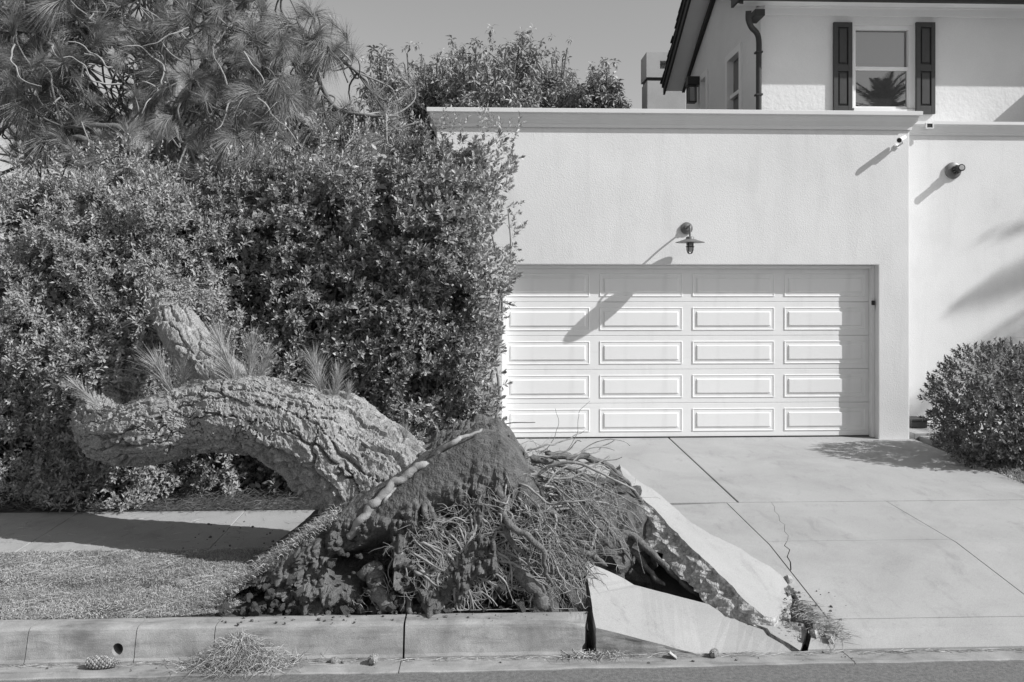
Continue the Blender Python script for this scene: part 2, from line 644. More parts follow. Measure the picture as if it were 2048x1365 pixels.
def kerb_block(x0, x1, chip=False):
    prof = [(5.625, -0.62), (5.625, -0.001), (5.60, 0.004), (5.50, 0.002), (5.478, -0.003), (5.462, -0.014), (5.455, -0.030), (5.43, -0.13), (5.418, -0.175), (5.405, -0.19), (5.40, -0.62)]
    n = max(3, int((x1 - x0) / 0.03))
    xs = np.linspace(x0, x1, n)
    V, Fc = [], []
    m = len(prof)
    for i, x in enumerate(xs):
        for j, (y, z) in enumerate(prof):
            xx = x
            if chip and i > n - 8:
                w = (i - (n - 8)) / 7.0
                if j in (3, 4, 5, 6):
                    z -= 0.03 * w ** 3
                    xx -= 0.03 * w
                if j in (7, 8):
                    xx -= 0.07 * w * (1 if j == 8 else 0.5)
            k = 0.004 * float(fbm(np.array([[x * 7, y * 9, z * 9]]), 3, 5)[0])
            V.append((xx, y + k * (j > 3), z + k * 0.6))
    for i in range(n - 1):
        for j in range(m):
            j2 = (j + 1) % m
            Fc.append((i * m + j, (i + 1) * m + j, (i + 1) * m + j2, i * m + j2))
    Fc.append(tuple(range(m)))
    Fc.append(tuple((n - 1) * m + j for j in range(m - 1, -1, -1)))
    return MB().add(V, Fc).build('kerb_block', M['kerb'], kerb)


KJ = [-700, 55, 272, 429, 808, 1181]
for i in range(len(KJ) - 1):
    g0, g1 = (0.003, 0.003)
    if KJ[i] == 808:
        g0 = 0.007
    if KJ[i + 1] == 808:
        g1 = 0.006
    blk = kerb_block(kx(KJ[i]) + g0, kx(KJ[i + 1]) - g1, chip=(i == len(KJ) - 2))
    if KJ[i] == 55:
        c = P(233, 1301, 5.42)
        cut = MB().lathe([(0.034, -0.4), (0.036, 0.2)], (c[0], c[1], c[2]), axis='Y', n=20).build('cutter', M['kerb'])
        md = blk.modifiers.new('weep', 'BOOLEAN')
        md.object = cut
        md.operation = 'DIFFERENCE'
        md.solver = 'EXACT'
        bpy.context.view_layer.update()
        dg = bpy.context.evaluated_depsgraph_get()
        me2 = bpy.data.meshes.new_from_object(blk.evaluated_get(dg))
        blk.modifiers.clear()
        blk.data = me2
        bpy.data.objects.remove(cut)

gutter = tag(empty('gutter'), kind='structure')
GJ = [-700, -60, 800, 1700, 2700]
for i in range(len(GJ) - 1):
    x0, x1 = P(GJ[i], 1340, 5.3)[0] + 0.003, P(GJ[i + 1], 1340, 5.3)[0] - 0.003
    n = 40
    V, Fc = [], []
    for a in range(n + 1):
        x = x0 + (x1 - x0) * a / n
        e = 0.008 * float(fbm(np.array([[x * 5, 3, 1]]), 4, 3)[0])
        fe = 5.212 + 0.006 * x + e
        V += [(x, fe, -0.24), (x, fe, -0.199), (x, fe + 0.012, -0.194), (x, 5.40, -0.203), (x, 5.424, -0.203), (x, 5.424, -0.28)]
    for a in range(n):
        for j in range(5):
            Fc.append((a * 6 + j, (a + 1) * 6 + j, (a + 1) * 6 + j + 1, a * 6 + j + 1))
    Fc += [(0, 1, 2, 3, 4, 5), tuple(n * 6 + q for q in (5, 4, 3, 2, 1, 0))]
    MB().add(V, Fc).build('gutter_slab', M['kerb'], gutter)

# ================================================================== the house
DW, WW, WR, UW = 11.15, 10.96, 11.72, 12.6        # door plane, garage wall, right wing, upper wall


def X(px, py, Y):
    return P(px, py, Y)[0]


def Z(px, py, Y):
    return P(px, py, Y)[2]


house = empty('house', (2.5, 12.0, 0.1))
tag(house, 'white stucco house with double garage door and dark shuttered upper window', 'house')
XL, XR = X(873, 300, WW), X(1819, 500, WW)
DL, DR = X(1757, 700, WW) - 4.93, X(1757, 700, WW)
ZH = Z(1400, 530, WW)
ZT = 4.34
wall = MB().extrude([(XL, WW, 0.08), (DL, WW, 0.08), (DL, WW, ZH), (DR, WW, ZH), (DR, WW, 0.08), (XR, WW, 0.08), (XR, WW, ZT), (XL, WW, ZT)], (0, 0.17, 0))
wall.build('garage_wall', M['stucco'], house, bevel=0.012)
MB().box(XL + 0.002, XL + 0.2, WW + 0.172, 17.5, 0.0, ZT - 0.003).box(XL + 0.2, XR, 17.3, 17.5, 0, ZT - 0.003).build('garage_side_wall', M['stucco'], house)
MB().box(XR - 0.2, XR - 0.002, WW + 0.172, WR + 0.2, 0.0, ZT - 0.003).build('garage_return_wall', M['stucco'], house)
MB().box(XL + 0.21, XR - 0.01, WW + 0.1, 17.28, ZT + 0.004, ZT + 0.06).build('garage_roof', M['roof'], house)


def moulding(prof, x0, x1, y, name, mitre_l=True, mitre_r=True, m='white'):
    """cornice: profile (out, z) run along the wall with mitred returns"""
    V, Fc = [], []
    n = len(prof)
    for (sx, flag, xx) in ((-1, mitre_l, x0), (1, mitre_r, x1)):
        for o, z in prof:
            V.append((xx + sx * (o if flag else 0), y - o, z))
    for j in range(n - 1):
        Fc.append((j, n + j, n + j + 1, j + 1))
    b = len(V)
    for o, z in prof:
        V.append((x0 - (o if mitre_l else 0), y + 1.2, z))
    for o, z in prof:
        V.append((x1 + (o if mitre_r else 0), y + 1.2, z))
    for j in range(n - 1):
        Fc.append((j + 1, b + j + 1, b + j, j))
        Fc.append((n + j, b + n + j, b + n + j + 1, n + j + 1))
    Fc.append((n - 1, 2 * n - 1, b + 2 * n - 1, b + n - 1))
    return MB().add(V, Fc).build(name, M[m], house)


ct = Z(1300, 218, WW - 0.12)
cb = Z(1300, 257, WW)
moulding([(0.004, cb), (0.022, cb), (0.024, cb + 0.045), (0.03, cb + 0.05), (0.045, cb + 0.075), (0.07, cb + 0.10), (0.078, cb + 0.125), (0.082, cb + 0.13), (0.084, cb + 0.165), (0.10, cb + 0.172), (0.115, ct - 0.055), (0.118, ct - 0.052), (0.12, ct - 0.004), (0.112, ct), (0.0, ct + 0.004)], XL, XR, WW, 'cornice')

# garage door: five sections, four raised panels in each
door = MB().box(DL - 0.1, DR + 0.1, DW + 0.05, DW + 0.08, 0.1, ZH + 0.1).build('garage_door', M['door'], house)
zb = g_plane(DW) + 0.012
SH = (Z(1400, 537, DW) - zb) / 5
XD0 = DR - 0.02 - 4 * 1.232
for s in range(5):
    z0, z1 = zb + s * SH + 0.002, zb + (s + 1) * SH - 0.002
    MB().box(DL - 0.08, DR + 0.08, DW, DW + 0.045, z0, z1).build('door_section', M['door'], door, bevel=0.0035, seg=1)


def raised_panel():
    """frame groove, then a raised field: outline rings from the outside in"""
    w, h = 1.10, SH * 0.68
    rings = [(0.0, 0.0005), (0.004, -0.007), (0.012, -0.007), (0.018, -0.0015), (0.05, -0.002), (0.055, -0.002), (0.066, -0.014), (0.07, -0.014)]
    V, Fc = [], []
    for i, y in rings:
        V += [(-w / 2 + i, y, -h / 2 + i), (w / 2 - i, y, -h / 2 + i), (w / 2 - i, y, h / 2 - i), (-w / 2 + i, y, h / 2 - i)]
    for k in range(len(rings) - 1):
        for c in range(4):
            Fc.append((k * 4 + c, k * 4 + (c + 1) % 4, k * 4 + 4 + (c + 1) % 4, k * 4 + 4 + c))
    e = (len(rings) - 1) * 4
    Fc.append((e, e + 1, e + 2, e + 3))
    V += [(-w / 2, 0.006, -h / 2), (w / 2, 0.006, -h / 2), (w / 2, 0.006, h / 2), (-w / 2, 0.006, h / 2)]
    b = e + 4
    for c in range(4):
        Fc.append((b + c, b + (c + 1) % 4, (c + 1) % 4, c))
    return MB().add(V, Fc)


pm = None
for s in range(5):
    for c in range(4):
        loc = (XD0 + 1.232 * (c + 0.5), DW - 0.001, zb + (s + 0.5) * SH)
        if pm is None:
            o = raised_panel().build('raised_panel', M['door'], door)
            pm = o.data
        else:
            o = link('raised_panel', pm, door)
        o.location = loc
# door stop trim round the opening and rubber seal
MB().box(DR - 0.045, DR - 0.002, WW + 0.10, DW - 0.004, 0.2, ZH - 0.002).build('door_jamb', M['white'], house, bevel=0.004)
MB().box(DL + 0.002, DL + 0.045, WW + 0.10, DW - 0.004, 0.2, ZH - 0.002).build('door_jamb', M['white'], house, bevel=0.004)
MB().box(DL + 0.047, DR - 0.047, WW + 0.10, DW - 0.004, ZH - 0.045, ZH - 0.003).build('door_head', M['white'], house, bevel=0.004)
MB().box(DL + 0.03, DR - 0.03, DW - 0.012, DW + 0.03, zb - 0.022, zb + 0.0).build('door_seal', M['black'], house)

# right wing, set back, with its own cornice and scupper
wb, wt = Z(1950, 272, WR), Z(1950, 243, WR - 0.1)
MB().box(XR + 0.0, 13.0, WR, WR + 0.25, 0.02, wb + 0.03).build('wing_wall', M['stucco'], house)
wb, wt = Z(1950, 272, WR), Z(1950, 243, WR - 0.1)
moulding([(0.004, wb), (0.02, wb), (0.022, wb + 0.03), (0.035, wb + 0.05), (0.05, wb + 0.08), (0.06, wb + 0.10), (0.075, wb + 0.12), (0.095, wt - 0.05), (0.1, wt - 0.045), (0.1, wt - 0.004), (0.0, wt)], XR + 0.01, 13.0, WR, 'cornice', False, False)
MB().box(XR, 13.0, WR + 0.05, UW - 0.002, 4.31, wt - 0.02).build('wing_roof', M['roof'], house)
sc_ = P(1859, 252, WR - 0.1)
scu = MB()
scu.box(sc_[0] - 0.055, sc_[0] + 0.055, sc_[1] - 0.012, sc_[1] + 0.004, sc_[2] - 0.04, sc_[2] - 0.028).box(sc_[0] - 0.055, sc_[0] + 0.055, sc_[1] - 0.012, sc_[1] + 0.004, sc_[2] + 0.028, sc_[2] + 0.04).box(sc_[0] - 0.055, sc_[0] - 0.04, sc_[1] - 0.012, sc_[1] + 0.004, sc_[2] - 0.027, sc_[2] + 0.027).box(sc_[0] + 0.04, sc_[0] + 0.055, sc_[1] - 0.012, sc_[1] + 0.004, sc_[2] - 0.027, sc_[2] + 0.027)
sco = scu.build('roof_scupper', M['white'], house)
MB().box(sc_[0] - 0.039, sc_[0] + 0.039, sc_[1] - 0.004, sc_[1] + 0.002, sc_[2] - 0.026, sc_[2] + 0.026).build('scupper_mouth', M['black'], sco)

# upper storey: front wall with the window opening, gable end towards the left
UX = X(1521, 100, UW)
wx0, wx1 = X(1707, 130, UW), X(1831, 130, UW)
wz0, wz1 = Z(1770, 219, UW), Z(1770, 50, UW)
ZE = Z(1700, 12, UW)
MB().box(UX, wx0, UW, UW + 0.2, 4.2, ZE).box(wx1, 13.0, UW, UW + 0.2, 4.2, ZE).box(wx0, wx1, UW, UW + 0.2, 4.2, wz0).box(wx0, wx1, UW, UW + 0.2, wz1, ZE).build('upper_wall', M['upper_stucco'], house)
YF = 17.2
YM = (UW + YF) / 2
ZP = ZE + 1.15
# gable wall, split round its two windows
gw = [(13.53, 14.30, 4.3, Z(1468, 106, 13.9)), (15.55, 16.05, 4.3, Z(1416, 152, 15.8))]
gb = MB()


def gz(y):
    return ZE + (ZP - ZE) * (1 - abs(y - YM) / (YM - UW))


cuts = [UW + 0.202, gw[0][0], gw[0][1], YM, gw[1][0], gw[1][1], YF]
for a, b in zip(cuts[:-1], cuts[1:]):
    lo = 4.2
    for (wa, wb_, wz, wtop) in gw:
        if abs(a - wa) < 1e-6:
            lo = wtop
    gb.extrude([(UX + 0.002, a, lo), (UX + 0.002, b, lo), (UX + 0.002, b, gz(b)), (UX + 0.002, a, gz(a))], (0.2, 0, 0))
gb.build('gable_wall', M['upper_stucco'], house)
MB().box(UX + 0.21, 12.9, YF - 0.2, YF, 4.2, ZE).build('rear_wall', M['upper_stucco'], house)

# roof: two slopes of shingle courses with dark rake boards
roof = MB()
ov = 0.46
xe = X(1484, 20, UW - ov)
zed = Z(1700, 3, UW - ov)
sl = (ZP - zed) / (YM - (UW - ov))
roof.extrude([(0, UW - ov, zed + 0.09), (0, YM, ZP + 0.09), (0, YF + 0.12, zed - 0.03), (0, YF + 0.12, zed + 0.05), (0, YM, ZP + 0.19), (0, UW - ov, zed + 0.17)], (1, 0, 0))
roof.v = [(xe - 0.05 if x < 0.5 else 13.2, y, z) for x, y, z in roof.v]
ro = roof.build('roof', M['roof'], house)
for side in (0, 1):
    for k in range(15):
        t0, t1 = k / 15.0, (k + 1) / 15.0
        ya, yb = (UW - ov, YM) if side == 0 else (YF + 0.12, YM)
        za, zb_ = (zed + 0.175, ZP + 0.195) if side == 0 else (zed + 0.055, ZP + 0.195)
        y0_, y1_ = ya + (yb - ya) * t0, ya + (yb - ya) * t1
        q0, q1 = za + (zb_ - za) * t0, za + (zb_ - za) * t1
        j = random.uniform(-0.015, 0.015)
        MB().extrude([(xe - 0.075 + j, y0_ - (0.02 if side == 0 else -0.02), q0 + 0.028), (xe - 0.075 + j, y1_, q1 + 0.006), (xe - 0.075 + j, y1_, q1 - 0.0), (xe - 0.075 + j, y0_ - (0.02 if side == 0 else -0.02), q0)], (1.2, 0, 0)).build('shingle', M['roof'], ro)
rb = MB()
for ya, za, yb, zb_ in ((UW - ov, zed, YM, ZP), (YM, ZP, YF + 0.12, zed - 0.11)):
    rb.extrude([(xe - 0.02, ya, za - 0.06), (xe - 0.02, yb, zb_ - 0.06), (xe - 0.02, yb, zb_ + 0.088), (xe - 0.02, ya, za + 0.088)], (0.04, 0, 0))
rb.build('rake_board', M['fascia'], ro)
rb = MB()
rb.extrude([(UX - 0.06, YM, ZP - 0.20), (UX - 0.06, YF + 0.1, gz(YF) - 0.22), (UX - 0.06, YF + 0.1, gz(YF) - 0.10), (UX - 0.06, YM, ZP - 0.08)], (0.058, 0, 0))
rb.build('gable_trim', M['fascia'], ro)
so = MB()
so.extrude([(xe + 0.021, YM, ZP - 0.005), (xe + 0.021, YF + 0.08, zed - 0.10), (xe + 0.021, YF + 0.08, zed - 0.07), (xe + 0.021, YM, ZP + 0.03)], (UX - xe - 0.022, 0, 0))
so.build('rake_soffit', M['white'], ro)
# front eave: soffit, gutter, mouldings
MB().extrude([(xe + 0.03, UW - ov + 0.02, zed), (xe + 0.03, UW - 0.003, ZE - 0.02), (xe + 0.03, UW - 0.003, ZE + 0.02), (xe + 0.03, UW - ov + 0.02, zed + 0.05)], (9.0, 0, 0)).build('soffit', M['white'], ro)
MB().extrude([(xe - 0.06, UW - ov - 0.1, zed + 0.10), (xe - 0.06, UW - ov - 0.09, zed + 0.02), (xe - 0.06, UW - ov - 0.06, zed - 0.008), (xe - 0.06, UW - ov + 0.015, zed - 0.008), (xe - 0.06, UW - ov + 0.015, zed + 0.085)], (9.2, 0, 0)).build('gutter_trough', M['fascia'], ro)
# boxed return of the eave at the corner
MB().box(xe - 0.06, xe - 0.022, UW - ov + 0.02, UW - 0.12, zed - 0.004, zed + 0.26).build('eave_return', M['fascia'], ro)
MB().box(UX + 0.05, 13, UW - 0.03, UW - 0.002, ZE - 0.16, ZE - 0.05).box(UX + 0.05, 13, UW - 0.06, UW - 0.002, ZE - 0.05, ZE - 0.022).build('frieze_board', M['white'], house)
# downspout
YD = UW - 0.07
dsp = [P(1497, 22, YD - 0.3), P(1497, 40, YD - 0.26), P(1503, 55, YD - 0.16), P(1513, 66, YD - 0.03), P(1517.5, 82, YD), P(1517.5, 130, YD), P(1517.5, 235, YD)]
ds = MB().tube(spline(dsp, 40), 0.042, 12).build('downspout', M['fascia'], house, smooth=True)
for yy in (105, 190):
    c = P(1517.5, yy, YD)
    MB().box(c[0] - 0.05, c[0] + 0.05, c[1] - 0.046, c[1] + 0.07, c[2] - 0.012, c[2] + 0.012).build('pipe_strap', M['fascia'], ds)
c = P(1508, 33, UW - 0.2)
MB().box(c[0] - 0.05, c[0] + 0.10, c[1] - 0.2, c[1] + 0.19, c[2] - 0.05, c[2] + 0.045).build('beam_end', M['fascia'], house, bevel=0.01)

# upper window: frame, sashes, panes
win = MB()
fy0, fy1 = UW + 0.035, UW + 0.15
fw = 0.05
win.box(wx0 + 0.001, wx0 + fw, fy0, fy1, wz0, wz1).box(wx1 - fw * 1.7, wx1 - 0.001, fy0, fy1, wz0, wz1).box(wx0 + fw, wx1 - fw * 1.7, fy0, fy1, wz1 - 0.06, wz1).box(wx0 + fw, wx1 - fw * 1.7, fy0, fy1, wz0, wz0 + 0.02)
wino = win.build('window', M['white'], house, bevel=0.004)
gx0, gx1 = X(1714, 100, UW + 0.08), X(1813, 100, UW + 0.08)
zmid = Z(1765, 138.5, UW + 0.08)
gt = Z(1765, 60, UW + 0.08)
gbm = Z(1765, 214, UW + 0.08)
MB().box(wx0 + fw, wx1 - fw * 1.7, UW + 0.06, UW + 0.10, zmid - 0.028, zmid + 0.028).build('meeting_rail', M['white'], wino, bevel=0.003)
MB().box(wx0 + fw, wx1 - fw * 1.7, UW + 0.06, UW + 0.10, wz0 + 0.021, gbm).box(gx1, wx1 - fw * 1.7, UW + 0.055, UW + 0.09, gbm + 0.002, zmid - 0.03).build('lower_sash', M['white'], wino, bevel=0.003)
pn = MB()
pn.add([(wx0 + fw, UW + 0.11, zmid + 0.028), (wx1 - fw * 1.7, UW + 0.11, zmid + 0.028), (wx1 - fw * 1.7, UW + 0.11, wz1 - 0.06), (wx0 + fw, UW + 0.11, wz1 - 0.06)], [(0, 1, 2, 3)])
pn.build('pane', M['glass'], wino)
pn = MB()
pn.add([(wx0 + fw, UW + 0.085, gbm), (gx1, UW + 0.085, gbm), (gx1, UW + 0.085, zmid - 0.028), (wx0 + fw, UW + 0.085, zmid - 0.028)], [(0, 1, 2, 3)])
pn.build('pane', M['glass'], wino)
MB().box(wx0 - 0.02, X(1783, 218, UW), UW - 0.06, UW - 0.002, wz0 - 0.045, wz0 + 0.012).build('window_sill', M['white'], wino, bevel=0.006)

# shutters: stiles, rails and two sunk panels each
for (a, b) in ((1668, 1705), (1833, 1871)):
    x0, x1 = X(a, 130, UW - 0.05), X(b, 130, UW - 0.05)
    z0, z1 = Z((a + b) / 2, 228, UW - 0.05), Z((a + b) / 2, 44.5, UW - 0.05)
    st = 0.062
    mz = Z((a + b) / 2, 136, UW - 0.05)
    sh = MB()
    ya, yb = UW - 0.05, UW - 0.008
    sh.box(x0, x0 + st, ya, yb, z0, z1).box(x1 - st, x1, ya, yb, z0, z1)
    sh.box(x0 + st, x1 - st, ya + 0.001, yb, z0, z0 + 0.12).box(x0 + st, x1 - st, ya + 0.001, yb, z1 - 0.075, z1).box(x0 + st, x1 - st, ya + 0.001, yb, mz - 0.05, mz + 0.05)
    so_ = sh.build('shutter', M['shutter'], house, bevel=0.003)
    for (p0, p1) in ((z0 + 0.12, mz - 0.05), (mz + 0.05, z1 - 0.075)):
        pnl = MB().box(x0 + st, x1 - st, yb - 0.016, yb - 0.004, p0, p1)
        pnl.box(x0 + st + 0.025, x1 - st - 0.025, ya + 0.006, yb - 0.017, p0 + 0.03, p1 - 0.03)
        pnl.build('shutter_panel', M['shutter'], so_, bevel=0.006)

# gable windows (seen edge-on)
for i, (a, b, z0, z1) in enumerate(gw):
    w = MB()
    e = 0.06
    w.box(UX - 0.03, UX + 0.10, a - 0.05, a + e, z0, z1 + 0.05).box(UX - 0.03, UX + 0.10, b - e, b + 0.05, z0, z1 + 0.05).box(UX - 0.03, UX + 0.10, a + e, b - e, z1 - e, z1 + 0.05)
    wo_ = w.build('window', M['white'], house, bevel=0.006)
    zm = Z(1472, 187, 13.9)
    if i == 0:
        MB().box(UX + 0.02, UX + 0.08, a + e, b - e, zm - 0.03, zm + 0.03).build('meeting_rail', M['white'], wo_)
    pn = MB().add([(UX + 0.085, a + e, z0), (UX + 0.085, b - e, z0), (UX + 0.085, b - e, z1 - e), (UX + 0.085, a + e, z1 - e)], [(0, 1, 2, 3)])
    pn.build('pane', M['glass'] if i == 0 else M['white'], wo_)

# chimney behind the gable
cy = 20.5
cx0, cx1 = X(1293, 150, cy), X(1372, 150, cy)
ctop, cmid = Z(1320, 105, cy), Z(1320, 155, cy)
ch = MB().box(cx0 + 0.02, cx1, cy + 0.02, cy + 0.7, 0.0, cmid - 0.08).build('chimney', M['chimney'], house, bevel=0.01)
s0, s1 = X(1320, 130, cy), X(1359, 130, cy)
sz0, sz1 = Z(1340, 138, cy), Z(1340, 122, cy)
MB().box(cx0, s0, cy, cy + 0.72, cmid, ctop).box(s1, cx1 + 0.02, cy, cy + 0.72, cmid, ctop).box(s0, s1, cy, cy + 0.72, cmid, sz0).box(s0, s1, cy, cy + 0.72, sz1, ctop).box(s0, s1, cy + 0.3, cy + 0.7, sz0 + 0.001, sz1 - 0.001).build('chimney_cap', M['chimney'], ch)
MB().box(cx0 + 0.04, cx1, cy + 0.05, cy + 0.66, cmid - 0.08, cmid - 0.001).build('chimney_neck', M['fascia'], ch)

# low parapet of the projecting bay beyond the right edge of the view; it shades the upper wall
MB().box(8.85, 9.1, UW - 1.0, UW - 0.004, wt - 0.01, 5.62).build('roof_parapet', M['upper_stucco'], house)

# ---- fixtures on the walls (each its own thing)
lamp = empty('wall_lamp', P(1372, 458, WW))
tag(lamp, 'barn style wall lamp with wide shade above the garage door', 'wall lamp')
b0 = P(1373, 457, WW)
MB().lathe([(0.078, 0.001), (0.08, 0.012), (0.076, 0.024), (0.05, 0.03), (0.03, 0.05)], b0, 'Y', 28).build('wall_plate', M['zinc'], lamp, smooth=False)
yl = WW - 0.268
sc0 = P(1380, 483, yl)
arm = [(b0[0], WW - 0.03, b0[2]), (b0[0], WW - 0.14, b0[2] + 0.02), (b0[0] + 0.005, yl + 0.06, b0[2] + 0.02), (sc0[0], yl + 0.005, b0[2] - 0.02), (sc0[0], yl, sc0[2] + 0.04)]
MB().tube(spline(arm, 30), 0.012, 10).build('swan_arm', M['zinc'], lamp, smooth=True)
MB().lathe([(0.183, -0.018), (0.186, -0.014), (0.055, 0.028), (0.048, 0.055), (0.04, 0.06), (0.015, 0.062)], sc0, 'Z', 36).build('lamp_shade', M['zinc'], lamp)
MB().lathe([(0.02, -0.135), (0.035, -0.12), (0.038, -0.06), (0.034, -0.02)], sc0, 'Z', 20).build('glass_jar', M['bulb'], lamp, smooth=True)
cg = MB()
for k in range(4):
    a = math.pi / 4 + k * math.pi / 2
    ca, sa = math.cos(a), math.sin(a)
    cg.tube([(sc0[0] + 0.046 * ca, sc0[1] + 0.046 * sa, sc0[2] - 0.012), (sc0[0] + 0.046 * ca, sc0[1] + 0.046 * sa, sc0[2] - 0.11), (sc0[0] + 0.03 * ca, sc0[1] + 0.03 * sa, sc0[2] - 0.15), (sc0[0] + 0.004 * ca, sc0[1] + 0.004 * sa, sc0[2] - 0.158)], 0.0055, 6)
for zz in (-0.07,):
    ring = [(sc0[0] + 0.05 * math.cos(t), sc0[1] + 0.05 * math.sin(t), sc0[2] + zz) for t in np.linspace(0, 2 * math.pi, 21)]
    cg.tube(ring, 0.0055, 6)
cg.build('wire_cage', M['black'], lamp, smooth=True)

camr = empty('security_camera', P(1790, 294, WW))
tag(camr, 'white bullet security camera under the cornice at the garage corner', 'security camera')
q = P(1792, 294, WW)
MB().lathe([(0.034, 0.001), (0.034, 0.014), (0.02, 0.02)], q, 'Y', 20).build('mount', M['plastic'], camr)
dv = Vector((-0.72, -0.62, -0.34)).normalized()
e = Vector(P(1804, 278, WW - 0.13))
MB().tube([(q[0], WW - 0.018, q[2]), (q[0], WW - 0.06, q[2]), (q[0] + 0.03, WW - 0.12, q[2] + 0.03), e - Vector((0, 0, 0.02))], 0.012, 10).build('bracket', M['plastic'], camr, smooth=True)
e2 = e + dv * 0.09
MB().tube([e - dv * 0.08, e, e2], [0.03, 0.033, 0.035], 18).build('camera_body', M['plastic'], camr, smooth=False)
MB().tube([e2 - dv * 0.001, e2 + dv * 0.006], [0.03, 0.028], 18).build('lens', M['black'], camr)

fl = empty('floodlight', P(1905, 342, WR))
tag(fl, 'round dark floodlight on the wall of the right wing', 'floodlight')
q = P(1905, 342, WR)
MB().lathe([(0.115, 0.001), (0.118, 0.012), (0.112, 0.03), (0.095, 0.04), (0.06, 0.05)], q, 'Y', 30).build('wall_plate', M['zinc'], fl)
d2 = Vector((-0.06, -0.98, 0.05)).normalized()
c2 = Vector((q[0] + 0.02, WR - 0.045, q[2] + 0.005))
MB().tube([c2, c2 + d2 * 0.05, c2 + d2 * 0.052, c2 + d2 * 0.16, c2 + d2 * 0.17], [0.06, 0.062, 0.045, 0.047, 0.05], 20).build('lamp_housing', M['black'], fl)
fn = MB()
for k in range(10):
    a = 2 * math.pi * k / 10
    o = Vector((math.cos(a), 0.12 * math.cos(a), math.sin(a))) * 0.056
    fn.tube([c2 + o, c2 + o + d2 * 0.07], 0.006, 5)
fn.build('cooling_fin', M['zinc'], fl)
MB().tube([c2 + d2 * 0.1705, c2 + d2 * 0.178], [0.036, 0.03], 18).build('lens', M['bulb'], fl)

lan = empty('lantern', P(1384, 185, 16.1))
tag(lan, 'black box lantern with clear panes on the gable wall', 'lantern')
q = (UX - 0.16, 16.1, Z(1384, 172, 16.1))
MB().box(q[0] - 0.1, UX - 0.002, q[1] - 0.1, q[1] + 0.1, q[2], q[2] + 0.16).build('hood', M['black'], lan, bevel=0.008)
MB().box(q[0] - 0.08, q[0] + 0.08, q[1] - 0.08, q[1] + 0.08, q[2] - 0.035, q[2] - 0.002).build('cap', M['black'], lan, bevel=0.006)
MB().box(q[0] - 0.08, q[0] + 0.08, q[1] - 0.08, q[1] + 0.08, q[2] - 0.33, q[2] - 0.305).build('base', M['black'], lan, bevel=0.006)
lp = MB()
for sx in (-1, 1):
    for sy in (-1, 1):
        lp.box(q[0] + sx * 0.07 - 0.008, q[0] + sx * 0.07 + 0.008, q[1] + sy * 0.07 - 0.008, q[1] + sy * 0.07 + 0.008, q[2] - 0.304, q[2] - 0.036)
lp.build('lantern_frame', M['black'], lan)
for sx, sy in ((-1, 0), (1, 0), (0, -1), (0, 1)):
    px_, py_ = q[0] + sx * 0.066, q[1] + sy * 0.066
    MB().box(px_ - (0.002 if sx else 0.058), px_ + (0.002 if sx else 0.058), py_ - (0.002 if sy else 0.058), py_ + (0.002 if sy else 0.058), q[2] - 0.303, q[2] - 0.037).build('pane', M['lantern_glass'], lan)

sen = empty('door_sensor', P(1751, 606, DW))
tag(sen, 'small black and white sensor box on the garage door jamb', 'sensor')
q = P(1750.5, 606, WW + 0.12)
q = (DR - 0.032, WW + 0.098, q[2])
MB().box(q[0] - 0.02, q[0] + 0.02, q[1] - 0.03, q[1], q[2] - 0.03, q[2] + 0.03).build('sensor_cover', M['black'], sen, bevel=0.008)
MB().box(q[0] - 0.018, q[0] + 0.018, q[1] - 0.022, q[1], q[2] - 0.10, q[2] - 0.031).build('sensor_back', M['plastic'], sen, bevel=0.006)

# things along the right wing
st = empty('concrete_step', (6.2, 11.0, 0.15))
tag(st, 'low pale concrete step along the wall beside the bush', 'step')
MB().box(XR + 0.06, 7.6, 10.95, WR - 0.003, 0.08, 0.27).build('tread', M['concrete'], st, bevel=0.012)
MB().box(XR + 0.12, 7.6, 10.62, 10.946, 0.05, 0.235).build('lower_tread', M['concrete'], st, bevel=0.012)
bx = empty('valve_box', P(1833, 855, 11.3))
tag(bx, 'dark low box on the step at the garage corner', 'box')
q = P(1834, 860, 11.4)
MB().box(q[0] - 0.11, q[0] + 0.11, 11.33, 11.60, 0.275, 0.37).build('box_body', M['shutter'], bx, bevel=0.01)
MB().extrude([(q[0] - 0.12, 11.32, 0.372), (q[0] + 0.12, 11.32, 0.372), (q[0] + 0.10, 11.32, 0.395), (q[0] - 0.10, 11.32, 0.395)], (0, 0.29, 0)).build('box_lid', M['shutter'], bx)
ub = empty('utility_box', P(2032, 700, 11.5))
tag(ub, 'pale steel utility box on the wall, partly hidden by the bush', 'utility box')
q0, q1 = P(2028, 682, 11.5), P(2090, 760, 11.5)
MB().extrude([(q0[0], WR - 0.003, q1[2]), (q0[0], WR - 0.24, q1[2]), (q0[0], WR - 0.24, q0[2] - 0.05), (q0[0], WR - 0.003, q0[2] + 0.04)], (q1[0] - q0[0], 0, 0)).build('cabinet', M['box'], ub, bevel=0.006)
MB().box(q0[0] + 0.03, q1[0] - 0.03, WR - 0.25, WR - 0.241, q1[2] + 0.03, q0[2] - 0.08).build('cabinet_door', M['box'], ub, bevel=0.004)
MB().box(q0[0] + 0.06, q0[0] + 0.16, WR - 0.256, WR - 0.2505, q0[2] - 0.28, q0[2] - 0.13).build('sight_window', M['shutter'], ub)

